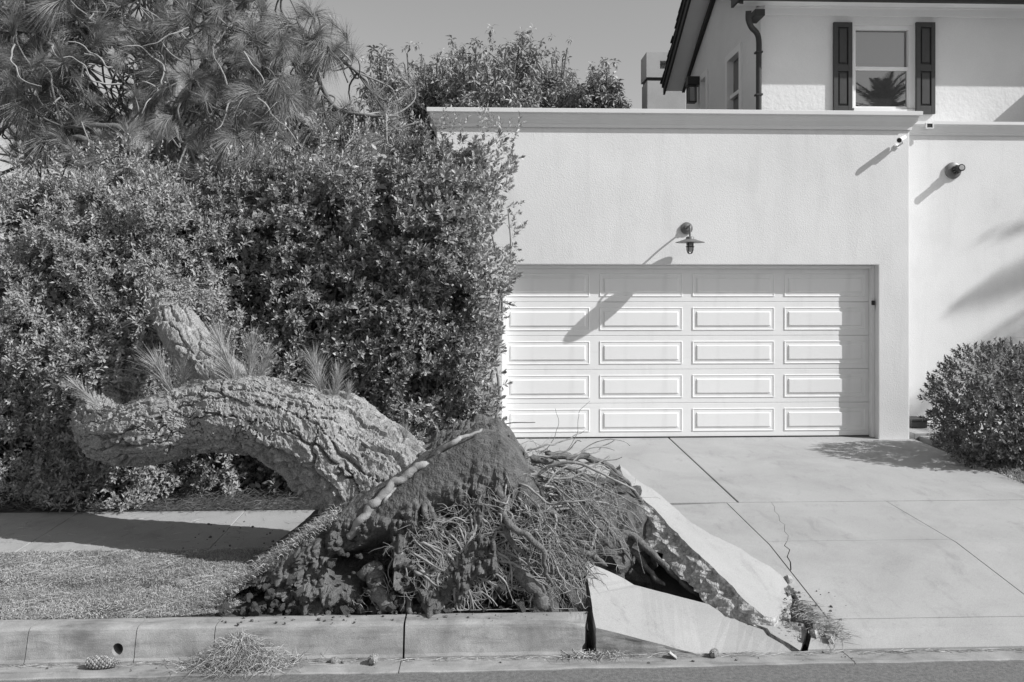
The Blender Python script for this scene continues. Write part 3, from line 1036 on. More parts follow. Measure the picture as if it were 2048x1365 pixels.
# ================================================================== lifted concrete
def rough_slab(name, top, thick, label=None, group=None, down=None, flare=0.0, seed=1, rough=0.012, res=0.045, parent=None, side='broken'):
    """broken slab: 3-D outline on top, ragged sides of exposed aggregate below"""
    pts = []
    n = len(top)
    for i in range(n):
        a, b = np.array(top[i]), np.array(top[(i + 1) % n])
        k = max(1, int(np.linalg.norm(b - a) / res))
        for j in range(k):
            pts.append(a + (b - a) * j / k)
    pts = np.array(pts)
    c = pts.mean(0)
    _, _, vt = np.linalg.svd(pts - c)
    nrm = vt[2] * (1 if vt[2][2] > 0 else -1)
    m = len(pts)
    tang = np.roll(pts, -1, 0) - np.roll(pts, 1, 0)
    out = np.cross(tang, nrm)
    out /= np.linalg.norm(out, axis=1)[:, None] + 1e-9
    if ((pts - c) * out).sum(1).mean() < 0:
        out = -out
    pts = pts + out * (0.5 * rough * fbm(pts * 9, 3, seed))[:, None]
    rows = 9
    V = [pts]
    for r in range(1, rows + 1):
        t = r / rows
        if down is None:
            q = pts - nrm * thick * t
        else:
            q = pts.copy()
            q[:, 2] = pts[:, 2] + (np.minimum(down, pts[:, 2] - 0.02) - pts[:, 2]) * t
        q = q + out * (flare * t)
        amp = rough * (0.3 if r == 1 else 1.0)
        q = q + out * (amp * (fbm(q * 16, 3, seed + 3) + 0.6 * np.abs(vnoise(q * 38, seed + 5)) - 0.35))[:, None]
        V.append(q)
    mb = MB()
    mb.add(np.concatenate(V), [tuple(range(m))], 0)
    mb.f += [(r * m + i, (r + 1) * m + i, (r + 1) * m + (i + 1) % m, r * m + (i + 1) % m) for r in range(rows) for i in range(m)]
    mb.m += [1] * (rows * m)
    mb.f.append(tuple(rows * m + i for i in range(m - 1, -1, -1)))
    mb.m.append(1)
    o = mb.build(name, [M['concrete'], M[side]], parent)
    bm = bmesh.new()
    bm.from_mesh(o.data)
    bmesh.ops.triangulate(bm, faces=[f for f in bm.faces if len(f.verts) > 4])
    bm.to_mesh(o.data)
    bm.free()
    if label:
        tag(o, label, 'concrete slab', group)
    return o


def on_plane(px, py, a, b, c):
    a, b, c = Vector(a), Vector(b), Vector(c)
    nn = (b - a).cross(c - a)
    d = Vector(ray(px, py))
    t = nn.dot(a - Vector((0, 0, EYE))) / nn.dot(d)
    return tuple(Vector((0, 0, EYE)) + d * t)


pa, pb, pc = P(1236, 930, 7.25), G(1566, 1152, g_drive), G(1534, 1238, g_drive)
pb, pc = (pb[0], pb[1], pb[2] + 0.02), (pc[0], pc[1], pc[2] + 0.015)
outA = [(1238, 927), (1262, 948), (1290, 970), (1320, 992), (1345, 1012), (1385, 1046), (1430, 1074), (1482, 1097), (1512, 1117), (1540, 1134), (1562, 1150), (1574, 1170), (1582, 1196), (1572, 1222), (1548, 1238), (1528, 1234), (1500, 1209), (1474, 1185), (1444, 1154), (1420, 1131), (1376, 1088), (1330, 1041), (1290, 1001), (1258, 972), (1246, 958)]
rough_slab('lifted_slab', [on_plane(x, y, pa, pb, pc) for x, y in outA], 0.19, 'tilted driveway slab with a thick broken edge, heaved up by the roots', seed=4, rough=0.034, res=0.03, flare=0.10)

wb_pts = [P(1172, 1126, 6.15), P(1200, 1135, 6.14), P(1222, 1145, 6.13), P(1245, 1156, 6.12), P(1268, 1170, 6.10), P(1310, 1181, 6.07), P(1360, 1194, 6.04), P(1424, 1210, 6.0),
          P(1448, 1226, 5.9), P(1478, 1243, 5.8), P(1526, 1260, 5.68), P(1534, 1271, 5.62), P(1566, 1289, 5.52), P(1592, 1310, 5.42), P(1560, 1314, 5.415), P(1500, 1316, 5.41),
          P(1440, 1316, 5.41), P(1405, 1311, 5.412), P(1370, 1302, 5.416), P(1330, 1291, 5.42), P(1300, 1283, 5.424), P(1250, 1270, 5.43), P(1192, 1256, 5.435), P(1184, 1215, 5.63), P(1177, 1165, 5.92)]
rough_slab('kerb_ramp_slab', wb_pts, 0.2, 'tilted kerb ramp slab raised at its left end beside the gutter', down=-0.245, seed=9, rough=0.006, side='kerb')
cr_pts = [P(1431, 1211, 6.0), P(1500, 1232, 5.9), P(1560, 1241, 5.84), P(1608, 1247, 5.8), P(1615, 1262, 5.7), P(1606, 1286, 5.55), P(1600, 1302, 5.46), P(1578, 1287, 5.53), P(1541, 1267, 5.64), P(1534, 1257, 5.69), P(1484, 1240, 5.81), P(1455, 1223, 5.92)]
rough_slab('corner_slab', cr_pts, 0.2, 'small cracked corner piece between the kerb ramp and the driveway', down=-0.245, seed=12, rough=0.008)
# little chips in the crack
for k, (px, py, s, lab) in enumerate([(1578, 1160, 0.07, 'highest pale concrete chip in the crack beside the lifted slab'), (1583, 1185, 0.06, 'concrete chip standing in the crack above the torn grass'), (1630, 1268, 0.06, 'flat concrete chip at the end of the corner piece'), (1655, 1280, 0.05, 'small chip furthest right among the torn grass'), (1340, 1316, 0.03, 'tiny concrete chip lying below the ramp slab')]):
    c = np.array(G(px, py, g_drive)) + np.array([0, 0, 0.0])
    if k == 4:
        c = np.array(P(px, py, 5.36))
    rr = np.random.default_rng(50 + k)
    ang = np.sort(rr.uniform(0, 6.28, 7))
    out = [(c[0] + math.cos(a) * s * rr.uniform(0.35, 1.0) * 0.6, c[1] + math.sin(a) * s * rr.uniform(0.6, 1.2), c[2] + 0.02 + rr.uniform(-0.01, 0.02)) for a in ang]
    rough_slab('concrete_chip', out, 0.05, lab, 'loose concrete chips', seed=60 + k, rough=0.004, res=0.02)

# ================================================================== fallen pine
pine = empty('fallen_pine', P(760, 1010, 6.5))
tag(pine, 'uprooted pine tree leaning left into the hedge with its root plate torn up', 'pine tree')


def bark_stem(name, pts, n_s, n_t, depth, plate=(0.10, 0.26), seed=1, m='bark', parent=pine, taper_cap=True):
    """pts rows: x y z radius; plates of bark stand proud between deep furrows"""
    q = spline(pts, n_s)
    p, r = q[:, :3], q[:, 3]
    t, A, B = frames(p)
    s = np.concatenate([[0], np.cumsum(np.linalg.norm(np.diff(p, axis=0), axis=1))])
    th = np.arange(n_t) * 2 * math.pi / n_t
    S, TH = np.meshgrid(s, th, indexing='ij')
    base = p[:, None] + r[:, None, None] * (np.cos(th)[None, :, None] * A[:, None] + np.sin(th)[None, :, None] * B[:, None])
    nper = max(4, int(2 * math.pi * r.mean() / plate[0]))
    w1 = fbm(base * 3.0, 4, seed, 0.6)
    w2 = fbm(base * 3.0 + 31, 4, seed + 2, 0.6)
    u = TH / (2 * math.pi) * nper + 0.36 * w1
    v = S / plate[1] + 0.6 * w2
    f1, f2, cid = voro2(u, v, nper, seed)
    edge = f2 - f1
    open_ = 0.05 + 0.34 * sstep(-0.3, 0.5, vnoise(base * 2.5, seed + 21))
    h = sstep(0.0, 1.0, edge / open_) * depth + (cid - 0.5) * depth * 0.5
    # each plate is a stack of thinner scales
    g1, g2, c2 = voro2(u * 2.0 + 0.5 * w2, v * 2.6 + 0.6 * w1, nper * 2, seed + 9)
    k1, k2_, c3 = voro2(u * 4.0 + 0.7 * w1, v * 5.0 + 0.8 * w2, nper * 4, seed + 13)
    h += (np.round(c2 * 3) / 3 - 0.5) * depth * 0.42 + (c3 - 0.5) * depth * 0.22
    h -= (1 - sstep(0.0, 0.09, g2 - g1)) * depth * 0.3 * (c2 > 0.35)
    h += fbm(base * 26, 3, seed + 4) * depth * 0.16
    big = fbm(base * 2.2, 2, seed + 8) * 0.036 * r[:, None] / 0.25
    R = r[:, None] + h + big - depth * 0.6
    V = p[:, None] + R[:, :, None] * (np.cos(th)[None, :, None] * A[:, None] + np.sin(th)[None, :, None] * B[:, None])
    i = np.arange(n_s - 1)[:, None] * n_t
    k = np.arange(n_t)[None]
    k2 = (k + 1) % n_t
    Fc = np.stack([i + k, i + k2, i + n_t + k2, i + n_t + k], -1).reshape(-1, 4)
    return npobj(name, V.reshape(-1, 3), Fc, M[m], parent, smooth=False), p, r


def W(px, py, Y, rad_px):
    return tuple(P(px, py, Y)) + (rad_px / F * Y,)


trunk_pts = [W(850, 1075, 6.45, 122), W(770, 985, 6.55, 113), W(700, 925, 6.65, 102), W(630, 872, 6.75, 93), W(555, 840, 6.85, 84), W(480, 828, 6.92, 75), W(400, 836, 6.98, 66), W(320, 857, 7.02, 58), W(260, 872, 7.12, 52), W(218, 866, 7.35, 46), W(202, 838, 7.75, 42), W(212, 802, 8.3, 38), W(235, 750, 8.9, 36), W(290, 600, 9.4, 36), W(330, 420, 9.7, 33), W(362, 262, 9.7, 30), W(402, 190, 9.9, 27), W(444, 128, 10.1, 23), W(500, 40, 10.4, 17), W(540, -80, 10.8, 8)]
bark_stem('trunk', trunk_pts, 780, 250, 0.052, plate=(0.088, 0.95), seed=3)
limb_pts = [W(520, 850, 7.0, 42), W(455, 772, 7.12, 44), W(402, 715, 7.4, 42), W(356, 650, 7.85, 39), W(322, 590, 8.3, 36), W(294, 525, 8.75, 34), W(270, 455, 9.0, 32), W(256, 380, 9.2, 28), W(268, 300, 9.3, 24), W(290, 215, 9.6, 21), W(308, 140, 9.8, 19), W(318, 70, 10.0, 16), W(335, -30, 10.3, 12), W(350, -140, 10.6, 6)]
bark_stem('limb', limb_pts, 430, 112, 0.026, plate=(0.07, 0.5), seed=14)
limbs_pts = [limb_pts, trunk_pts]

# ---- root plate: wedge of soil standing on the kerb side
HX = np.array([-1.74, -1.3, -0.8, -0.3, -0.05, 0.10, 0.20, 0.34, 0.5, 0.62, 0.72])
HH = np.array([0.03, 0.36, 0.70, 0.99, 1.10, 1.10, 1.02, 0.84, 0.66, 0.46, 0.20])


def soil_h(x):
    return np.interp(x, HX, HH)


def soil_front(x, z):
    """depth of the soil face at (x, z)"""
    h = np.maximum(soil_h(x), 0.03)
    t = np.clip(z / h, 0, 1.1)
    y = np.interp(t, [0, 0.25, 0.55, 0.8, 1.0, 1.1], [5.70, 5.67, 5.70, 5.78, 5.88, 6.1])
    return y + 0.35 * np.clip(x - 0.15, 0, 1) + 0.35 * np.clip(x - 0.1, 0, 1) * np.clip(1 - z / 0.55, 0, 1)


nx, nv = 280, 230
xs = np.linspace(-1.74, 0.72, nx)
tv = np.linspace(0, 1, nv, endpoint=False)
V = np.zeros((nx, nv, 3))
for i, x in enumerate(xs):
    h = soil_h(x)
    zf = np.linspace(-0.05, h, 60)
    front = np.stack([soil_front(np.full(60, x), zf), zf], 1)
    yb = 7.25 - 0.5 * max(0, x)
    loop = np.vstack([front, [[6.3, h + 0.0], [6.9, h + 0.0], [yb, h - 0.06], [yb + 0.05, h * 0.5], [yb - 0.2, -0.1], [6.2, -0.12]]])
    loop = np.vstack([loop, loop[:1]])
    # spend most vertices on the face towards the street
    L = np.concatenate([[0], np.cumsum(np.linalg.norm(np.diff(loop, axis=0), axis=1) * np.r_[np.full(62, 1.0), np.full(len(loop) - 63, 0.22)])])
    tt = tv * L[-1]
    V[i, :, 1] = np.interp(tt, L, loop[:, 0])
    V[i, :, 2] = np.interp(tt, L, loop[:, 1])
    V[i, :, 0] = x
# undercut on the right
V[..., 0] += np.clip(V[..., 0] + 0.2, 0, 1) * (np.clip(V[..., 2], -0.1, 1.1) - 0.75) * 0.5
cen = np.stack([V[..., 0], np.full(V.shape[:2], 6.5), np.full(V.shape[:2], 0.2)], -1)
dirn = V - cen
dirn /= np.linalg.norm(dirn, axis=-1)[..., None] + 1e-9
hh = soil_h(xs)[:, None]
rel = V[..., 2] / np.maximum(hh, 0.05)
rough = 0.07 + 0.93 * sstep(0.90, 0.62, rel + 0.10 * vnoise(V * 3, 44) - 0.12 * sstep(-0.4, -1.2, V[..., 0]))
rough = np.where(V[..., 1] > 6.3, 0.35, rough)
clump = np.abs(vnoise(V * 9, 31)) + 0.55 * np.abs(vnoise(V * 21, 32)) + 0.3 * np.abs(vnoise(V * 45, 33))
disp = 0.10 * fbm(V * 3.2, 3, 41) * rough + 0.11 * (clump - 0.55) * rough + (0.004 + 0.010 * rough) * fbm(V * 34, 3, 39)
pits = sstep(0.12, 0.42, vnoise(V * np.array([4.4, 4.4, 3.6]), 55)) * rough * sstep(0.7, 0.5, rel)
disp = disp - 0.34 * pits
fade = np.clip(np.minimum(np.arange(nx), nx - 1 - np.arange(nx)) / 10.0, 0, 1)[:, None]
V = V + dirn * (disp * (0.3 + 0.7 * fade))[..., None]
# close both ends
for i in (0, nx - 1):
    V[i] = V[i].mean(0)
ii = np.arange(nx - 1)[:, None] * nv
kk = np.arange(nv)[None]
k2 = (kk + 1) % nv
Fc = np.stack([ii + kk, ii + nv + kk, ii + nv + k2, ii + k2], -1).reshape(-1, 4)
soil = npobj('root_plate', V.reshape(-1, 3), Fc, M['soil'], pine, smooth=False)

# dark earth hanging under the root mat, behind the torn face
bmh = bmesh.new()
bmesh.ops.create_icosphere(bmh, subdivisions=5, radius=1.0)
co = np.array([v.co for v in bmh.verts])
cw = co * np.array([0.80, 0.50, 0.62]) + np.array([0.62, 6.85, 0.02])
dd = 0.10 * fbm(cw * 4, 3, 91) + 0.09 * (np.abs(vnoise(cw * 9, 92)) + 0.5 * np.abs(vnoise(cw * 22, 93)) - 0.4)
cw = cw + co * dd[:, None]
for v, c in zip(bmh.verts, cw):
    v.co = c
meh = bpy.data.meshes.new('hanging_soil')
bmh.to_mesh(meh)
bmh.free()
meh.materials.append(M['soil'])
link('hanging_soil', meh, pine)

# clods of earth at the foot and on the face
rr = np.random.default_rng(5)


def clod_mesh(seed):
    bm = bmesh.new()
    bmesh.ops.create_icosphere(bm, subdivisions=2, radius=1.0)
    co = np.array([v.co for v in bm.verts])
    d = (1 + 0.55 * fbm(co * 1.5 + seed * 7, 4, seed, 0.6)) * (0.7 + 0.3 * np.abs(co[:, 0]))
    for v, k in zip(bm.verts, d):
        v.co = v.co * k
    me = bpy.data.meshes.new('clod')
    bm.to_mesh(me)
    bm.free()
    me.materials.append(M['soil'])
    return me


clods = [clod_mesh(s) for s in range(6)]
for k in range(170):
    x = rr.uniform(-1.7, 0.45)
    h = float(soil_h(x))
    z = h * rr.uniform(0, 0.75) ** 1.6 if k > 45 else rr.uniform(0.0, 0.05)
    y = float(soil_front(x, z)) - rr.uniform(-0.02, 0.05)
    s = rr.uniform(0.010, 0.042)
    if k < 45:
        y = rr.uniform(5.645, 5.70)
        z = s * 0.5
    o = link('clod', clods[k % 6], soil)
    set_basis(o, Matrix.Rotation(rr.uniform(0, 6), 3, (rr.normal(), rr.normal(), 1)), (x, y, z), s)

def root_obj(px_pts, r0, r1, m='root', name='root', wig=0.012, seed=0, sides=8, n=26):
    pts = np.array([P(x, y, Y) for x, y, Y in px_pts])
    q = spline(pts, n)
    q = q + wig * np.stack([fbm(q * 9 + 7 * k, 3, seed + k) for k in range(3)], -1)
    r = np.linspace(r0, r1, n) * (1 + 0.13 * fbm(q * 12, 3, seed + 9))
    V, Fc = tube(q, r, sides)
    r[:1] *= 0.1
    r[-2:] *= np.array([0.7, 0.08])
    V, Fc = tube(q, r, sides)
    c = np.repeat(q, sides, 0)
    V = c + (V - c) * (1 + 0.16 * fbm(V * 20, 3, seed + 11) + 0.10 * vnoise(V * 75, seed))[:, None]
    return npobj(name, V, Fc, M[m], pine, smooth=True)


# the pale root along the rim and the thick roots read off one by one
root_obj([(880, 905, 5.95), (862, 922, 5.90), (835, 938, 5.88), (796, 964, 5.85), (760, 996, 5.835), (738, 1018, 5.82), (712, 1049, 5.81), (690, 1076, 5.86)], 0.024, 0.029, 'pale_root', wig=0.022, seed=2, n=70, sides=14)
root_obj([(962, 862, 6.0), (935, 876, 5.93), (912, 884, 5.91), (888, 900, 5.91), (868, 915, 5.97)], 0.010, 0.021, 'pale_root', wig=0.02, seed=6, sides=12, n=40)
root_obj([(800, 962, 5.88), (786, 985, 5.83), (770, 1000, 5.81), (764, 1022, 5.85)], 0.014, 0.008, 'root', wig=0.02, seed=8, sides=10, n=24)
thick = [([(1000, 995, 5.75), (1008, 1030, 5.68), (1020, 1052, 5.62), (1057, 1076, 5.58), (1080, 1101, 5.56), (1092, 1132, 5.57), (1108, 1170, 5.6)], 0.032, 0.012),
         ([(1035, 1003, 5.9), (1062, 1007, 5.86), (1088, 1012, 5.84), (1110, 1030, 5.84), (1126, 1062, 5.85), (1140, 1096, 5.86)], 0.03, 0.014),
         ([(1062, 1028, 5.9), (1092, 1066, 5.86), (1123, 1093, 5.84), (1150, 1104, 5.86), (1178, 1109, 5.9), (1213, 1132, 5.98)], 0.036, 0.014),
         ([(1018, 1105, 5.75), (1034, 1130, 5.69), (1055, 1158, 5.66), (1078, 1190, 5.66), (1088, 1222, 5.7)], 0.052, 0.042),
         ([(735, 1130, 5.78), (748, 1160, 5.70), (762, 1190, 5.68), (775, 1222, 5.67)], 0.075, 0.05),
         ([(1140, 1020, 6.4), (1175, 1040, 6.45), (1209, 1058, 6.5), (1272, 1078, 6.5), (1315, 1117, 6.4), (1354, 1156, 6.3), (1395, 1195, 6.2)], 0.036, 0.02),
         ([(1205, 1040, 6.6), (1222, 1075, 6.6), (1275, 1110, 6.5), (1303, 1150, 6.4), (1332, 1175, 6.3)], 0.03, 0.02),
         ([(1190, 1028, 6.2), (1194, 1055, 6.16), (1182, 1100, 6.1), (1174, 1126, 6.1)], 0.012, 0.009),
         ([(1006, 1030, 5.75), (1014, 1060, 5.66), (1030, 1090, 5.62), (1052, 1112, 5.62), (1066, 1138, 5.64)], 0.026, 0.007),
         ([(905, 1090, 5.72), (918, 1110, 5.66), (928, 1130, 5.65), (934, 1152, 5.66)], 0.034, 0.022),
         ([(985, 960, 5.88), (1000, 975, 5.80), (1006, 1000, 5.74), (1012, 1035, 5.68)], 0.02, 0.03),
         ([(1090, 905, 6.3), (1150, 915, 6.4), (1200, 925, 6.5), (1245, 955, 6.7), (1290, 1010, 6.8)], 0.03, 0.012),
         ([(1060, 915, 6.2), (1120, 930, 6.3), (1180, 960, 6.4), (1228, 1000, 6.6), (1260, 1052, 6.7)], 0.024, 0.01),
         ([(1040, 935, 6.1), (1100, 950, 6.2), (1150, 985, 6.2), (1196, 1020, 6.3), (1230, 1075, 6.4), (1262, 1120, 6.4)], 0.03, 0.012),
         ([(1056, 903, 6.2), (1088, 888, 6.2), (1120, 882, 6.25), (1150, 872, 6.3), (1172, 864, 6.3)], 0.009, 0.003),
         ([(1130, 915, 6.3), (1160, 906, 6.3), (1190, 906, 6.35), (1208, 890, 6.4), (1232, 879, 6.4)], 0.011, 0.003),
         ([(1090, 915, 6.2), (1135, 902, 6.2), (1152, 888, 6.2), (1166, 890, 6.2)], 0.008, 0.003),
         ([(810, 1195, 5.72), (824, 1215, 5.67), (838, 1230, 5.66), (862, 1232, 5.645)], 0.022, 0.012),
         ([(770, 1100, 5.74), (800, 1092, 5.68), (830, 1100, 5.67)], 0.02, 0.012),
         ([(1240, 1130, 6.6), (1290, 1165, 6.6), (1320, 1200, 6.5)], 0.05, 0.03),
         ([(830, 1075, 5.78), (850, 1095, 5.70), (862, 1120, 5.68), (868, 1150, 5.68)], 0.03, 0.014)]
rt = np.random.default_rng(818)
for k in range(26):
    # more woody roots fanning down and to the right out of the face
    x0_, y0_ = rt.uniform(850, 1130), rt.uniform(1010, 1120)
    Yb = 5.74 + 0.55 * max(0, (x0_ - 980) / 200)
    ln = rt.uniform(70, 150)
    an = rt.uniform(0.3, 1.35)
    pts_ = [(x0_ - 25 * math.cos(an), y0_ - 25 * math.sin(an), Yb + 0.12)]
    for j in range(1, 5):
        an += rt.normal(0, 0.22)
        pts_.append((pts_[-1][0] + ln / 4 * math.cos(an), min(1226, pts_[-1][1] + ln / 4 * math.sin(an)), max(5.655, Yb - 0.03 * j + rt.normal(0, 0.012))))
    thick.append((pts_, rt.uniform(0.012, 0.03), 0.004))
for k, (pp, a, b) in enumerate(thick):
    root_obj(pp, a, b, 'dirty_root' if a > 0.019 else 'root', seed=20 + 3 * k, sides=14, wig=0.02, n=40)


def walk(p, d, n, step, r, rng, grav=0.05, jit=0.35, keep=True):
    pts = [p.copy()]
    for _ in range(n):
        d = d + jit * rng.normal(size=3) * np.array([1, 0.7, 1]) + np.array([0, -0.02, -grav])
        d /= np.linalg.norm(d)
        p = p + d * step
        if keep and p[0] < 0.55:
            yf = float(soil_front(np.array([p[0]]), np.array([max(p[2], 0)]))[0]) - r - 0.015
            if p[1] > yf:
                p[1] = yf
        p[1] = max(p[1], 5.645)
        p[2] = max(p[2], 0.012 if p[1] < 5.75 or p[0] < 0.3 else -0.66)
        pts.append(p.copy())
    return np.array(pts)


rr = np.random.default_rng(77)
branchlets = []
# medium roots, each a part
for k in range(150):
    x = 0.6 - 1.15 * rr.random() ** 1.25
    h = float(soil_h(x))
    z = h * rr.uniform(0.2, 0.66) if x < 0.15 else h * rr.uniform(0.5, 0.85)
    p = np.array([x, float(soil_front(np.array([x]), np.array([z]))[0]) + 0.03, z])
    d = np.array([rr.normal(0.45, 0.5), -0.6, rr.normal(-0.4, 0.45)])
    r = 0.0032 + 0.009 * rr.random() ** 2.2
    q = walk(p, d / np.linalg.norm(d), int(rr.integers(7, 14)), rr.uniform(0.03, 0.06), r, rr, 0.05, 0.19)
    q = spline(q, 22)
    V, Fc = tube(q, np.linspace(r, r * 0.3, 22) * (1 + 0.2 * fbm(q * 30, 2, k)), 6)
    npobj('root', V, Fc, M['root'], pine, smooth=True)
    for _ in range(4):
        b = q[int(rr.integers(5, 20))].copy()
        d3 = np.array([rr.normal(0.3, 0.6), rr.normal(-0.5, 0.4), rr.normal(-0.2, 0.6)])
        q3 = walk(b, d3 / np.linalg.norm(d3), int(rr.integers(4, 9)), 0.028, 0.002, rr, 0.06, 0.24)
        branchlets.append(tube(q3, np.linspace(max(0.0022, r * 0.45), 0.0012, len(q3)), 4))
# the mat of long roots streaming right towards the lifted slab
for k in range(70):
    z = rr.uniform(0.40, 0.90)
    x = 0.15 + 0.35 * rr.random()
    p = np.array([x, rr.uniform(5.95, 6.9), z])
    d = np.array([1.0, rr.normal(0.15, 0.25), rr.normal(-0.12, 0.22)])
    r = 0.003 + 0.014 * rr.random() ** 2.5
    n = int(rr.integers(9, 20))
    q = walk(p, d / np.linalg.norm(d), n, 0.05, r, rr, 0.03 + 0.05 * rr.random(), 0.17, keep=False)
    q = spline(q, 26)
    V, Fc = tube(q, np.linspace(r, r * 0.35, 26), 6)
    npobj('root', V, Fc, M['root'], pine, smooth=True)
# fine rootlets: past counting
fine = branchlets
for k in range(1550):
    if k < 1150:
        x = 0.6 - 1.45 * rr.random() ** 1.3
        h = float(soil_h(x))
        z = h * rr.uniform(0.12, 0.68)
        if vnoise(np.array([[x * 4, z * 4, 3.0]]), 8)[0] < -0.15:
            continue
        p = np.array([x, float(soil_front(np.array([x]), np.array([z]))[0]) + 0.01, z])
        d = np.array([rr.normal(0.2, 0.8), -0.8, rr.normal(0.0, 0.7)])
        q = walk(p, d / np.linalg.norm(d), int(rr.integers(5, 11)), rr.uniform(0.015, 0.035), 0.003, rr, 0.05, 0.26)
    else:
        x = rr.uniform(0.3, 1.0)
        p = np.array([x, rr.uniform(5.9, 6.9), (1.0 - 0.35 * (x - 0.2)) * rr.uniform(0.55, 1.0)])
        d = np.array([rr.normal(0.5, 0.6), rr.normal(-0.2, 0.5), rr.normal(-0.3, 0.5)])
        q = walk(p, d / np.linalg.norm(d), int(rr.integers(6, 13)), rr.uniform(0.02, 0.04), 0.003, rr, 0.10, 0.26, keep=False)
    r = rr.uniform(0.0014, 0.0034)
    fine.append(tube(q, np.linspace(r, r * 0.5, len(q)), 4))
V, Fc = join_np(fine)
tag(npobj('rootlets', V, Fc, M['root'], pine), kind='stuff')


# ---- needles
def tuft(axis, n, length, rng, spread=1.0, droop=0.5, width=0.0034, shoot=0.12):
    """long soft needles bursting from a shoot tip, bending with their weight"""
    axis = np.array(axis, float)
    axis /= np.linalg.norm(axis)
    d = rng.normal(size=(n, 3))
    d /= np.linalg.norm(d, axis=1)[:, None]
    d = d * spread * rng.uniform(0.35, 1.0, (n, 1)) + axis
    d /= np.linalg.norm(d, axis=1)[:, None]
    L = length * rng.uniform(0.7, 1.1, n)
    b = -axis[None] * rng.uniform(0, shoot, (n, 1))
    side = np.cross(d, rng.normal(size=(n, 3)))
    side /= np.linalg.norm(side, axis=1)[:, None]
    V = []
    ts = (0.0, 0.5, 1.0)
    dr = droop * rng.uniform(0.6, 1.3, n)
    for t in ts:
        c = b + d * (L * t)[:, None]
        c[:, 2] -= dr * L * t * t
        w = width * (1.0 if t < 0.9 else 0.25)
        V += [c - side * w / 2, c + side * w / 2]
    V = np.stack(V, 1)
    F1 = np.array([[0, 1, 3, 2], [2, 3, 5, 4]])
    Fc = F1[None] + (np.arange(n) * 6)[:, None, None]
    return V.reshape(-1, 3), Fc.reshape(-1, 4)


rr = np.random.default_rng(123)
AX = [(0, 0, 1), (0.5, -0.3, 0.6), (-0.5, -0.3, 0.6), (0.6, -0.5, 0.1), (-0.6, -0.5, 0.1), (0.1, -0.8, 0.4), (0.2, -0.5, -0.4), (-0.3, -0.4, -0.3), (0.3, 0.4, 0.8), (-0.2, -0.6, 0.7)]
tufts = [tuft(a, 210, 0.32, rr, spread=1.0, droop=0.34, width=0.0029) for a in AX]
tuft_me = [npmesh('needle_tuft', v, f, M['needle']) for v, f in tufts]


def inside(poly, x, y):
    c = False
    j = len(poly) - 1
    for i in range(len(poly)):
        if (poly[i][1] > y) != (poly[j][1] > y) and x < (poly[j][0] - poly[i][0]) * (y - poly[i][1]) / (poly[j][1] - poly[i][1]) + poly[i][0]:
            c = not c
        j = i
    return c


crown_poly = [(-220, -200), (560, -200), (585, 10), (640, 70), (705, 95), (745, 150), (800, 215), (830, 260), (770, 310), (640, 340), (520, 385), (400, 400), (280, 390), (150, 330), (60, 330), (-220, 360)]
stem_pts = np.vstack([spline(limb_pts[6:], 40)[:, :3], spline(trunk_pts[13:], 40)[:, :3]])
# limbs that carry the crown
main_br = []
ends = [(60, 60, 9.6), (-60, 150, 9.8), (120, 250, 9.2), (40, 330, 9.3), (200, 30, 9.4), (420, 30, 9.6), (560, -20, 10.6), (640, 110, 10.3), (720, 150, 10.2), (770, 235, 10.0), (640, 270, 9.8), (500, 300, 9.5), (380, 290, 9.2), (250, 300, 9.0), (520, 170, 9.7), (-100, 20, 11.0), (300, -60, 11.5), (120, 130, 11.0), (590, 200, 11.4), (20, 200, 10.4)]
for k, (px, py, Y) in enumerate(ends):
    e = np.array(P(px, py, Y))
    s = stem_pts[np.argsort(np.linalg.norm(stem_pts - e, axis=1))[int(rr.integers(0, 6))]]
    mid1 = s + (e - s) * 0.35 + np.array([0, 0, 0.18]) + rr.normal(size=3) * 0.10
    mid2 = s + (e - s) * 0.7 + np.array([0, 0, 0.1]) + rr.normal(size=3) * 0.12
    q = spline([s, mid1, mid2, e], 30)
    q = q + 0.03 * np.stack([fbm(q * 3 + 9 * c, 3, 70 + k) for c in range(3)], -1)
    V, Fc = tube(q, np.linspace(0.042, 0.014, 30), 8)
    npobj('branch', V, Fc, M['grey_bark'], pine, smooth=True)
    main_br.append(q)
allbr = np.vstack(main_br + [stem_pts])
cnt, tw, extra = 0, [], []
cand = []
while len(cand) < 1600:
    px, py = rr.uniform(-200, 860), rr.uniform(-190, 400)
    if not inside(crown_poly, px, py) and not (rr.random() < 0.22 and px > 400 and py < 260 and inside(crown_poly, px - 45, py + 30)):
        continue
    if vnoise(np.array([[px / 95.0, py / 75.0, 4.2]]), 19)[0] < -0.42:
        continue
    Y = 9.0 + 3.6 * rr.random() ** 1.15
    if px > 600:
        Y = rr.uniform(9.7, 11.0)
    cand.append(P(px, py, Y) + (px, py))
cand.sort(key=lambda c: c[1] + 3 * (c[3] < -30) + 3 * (c[4] < -40))
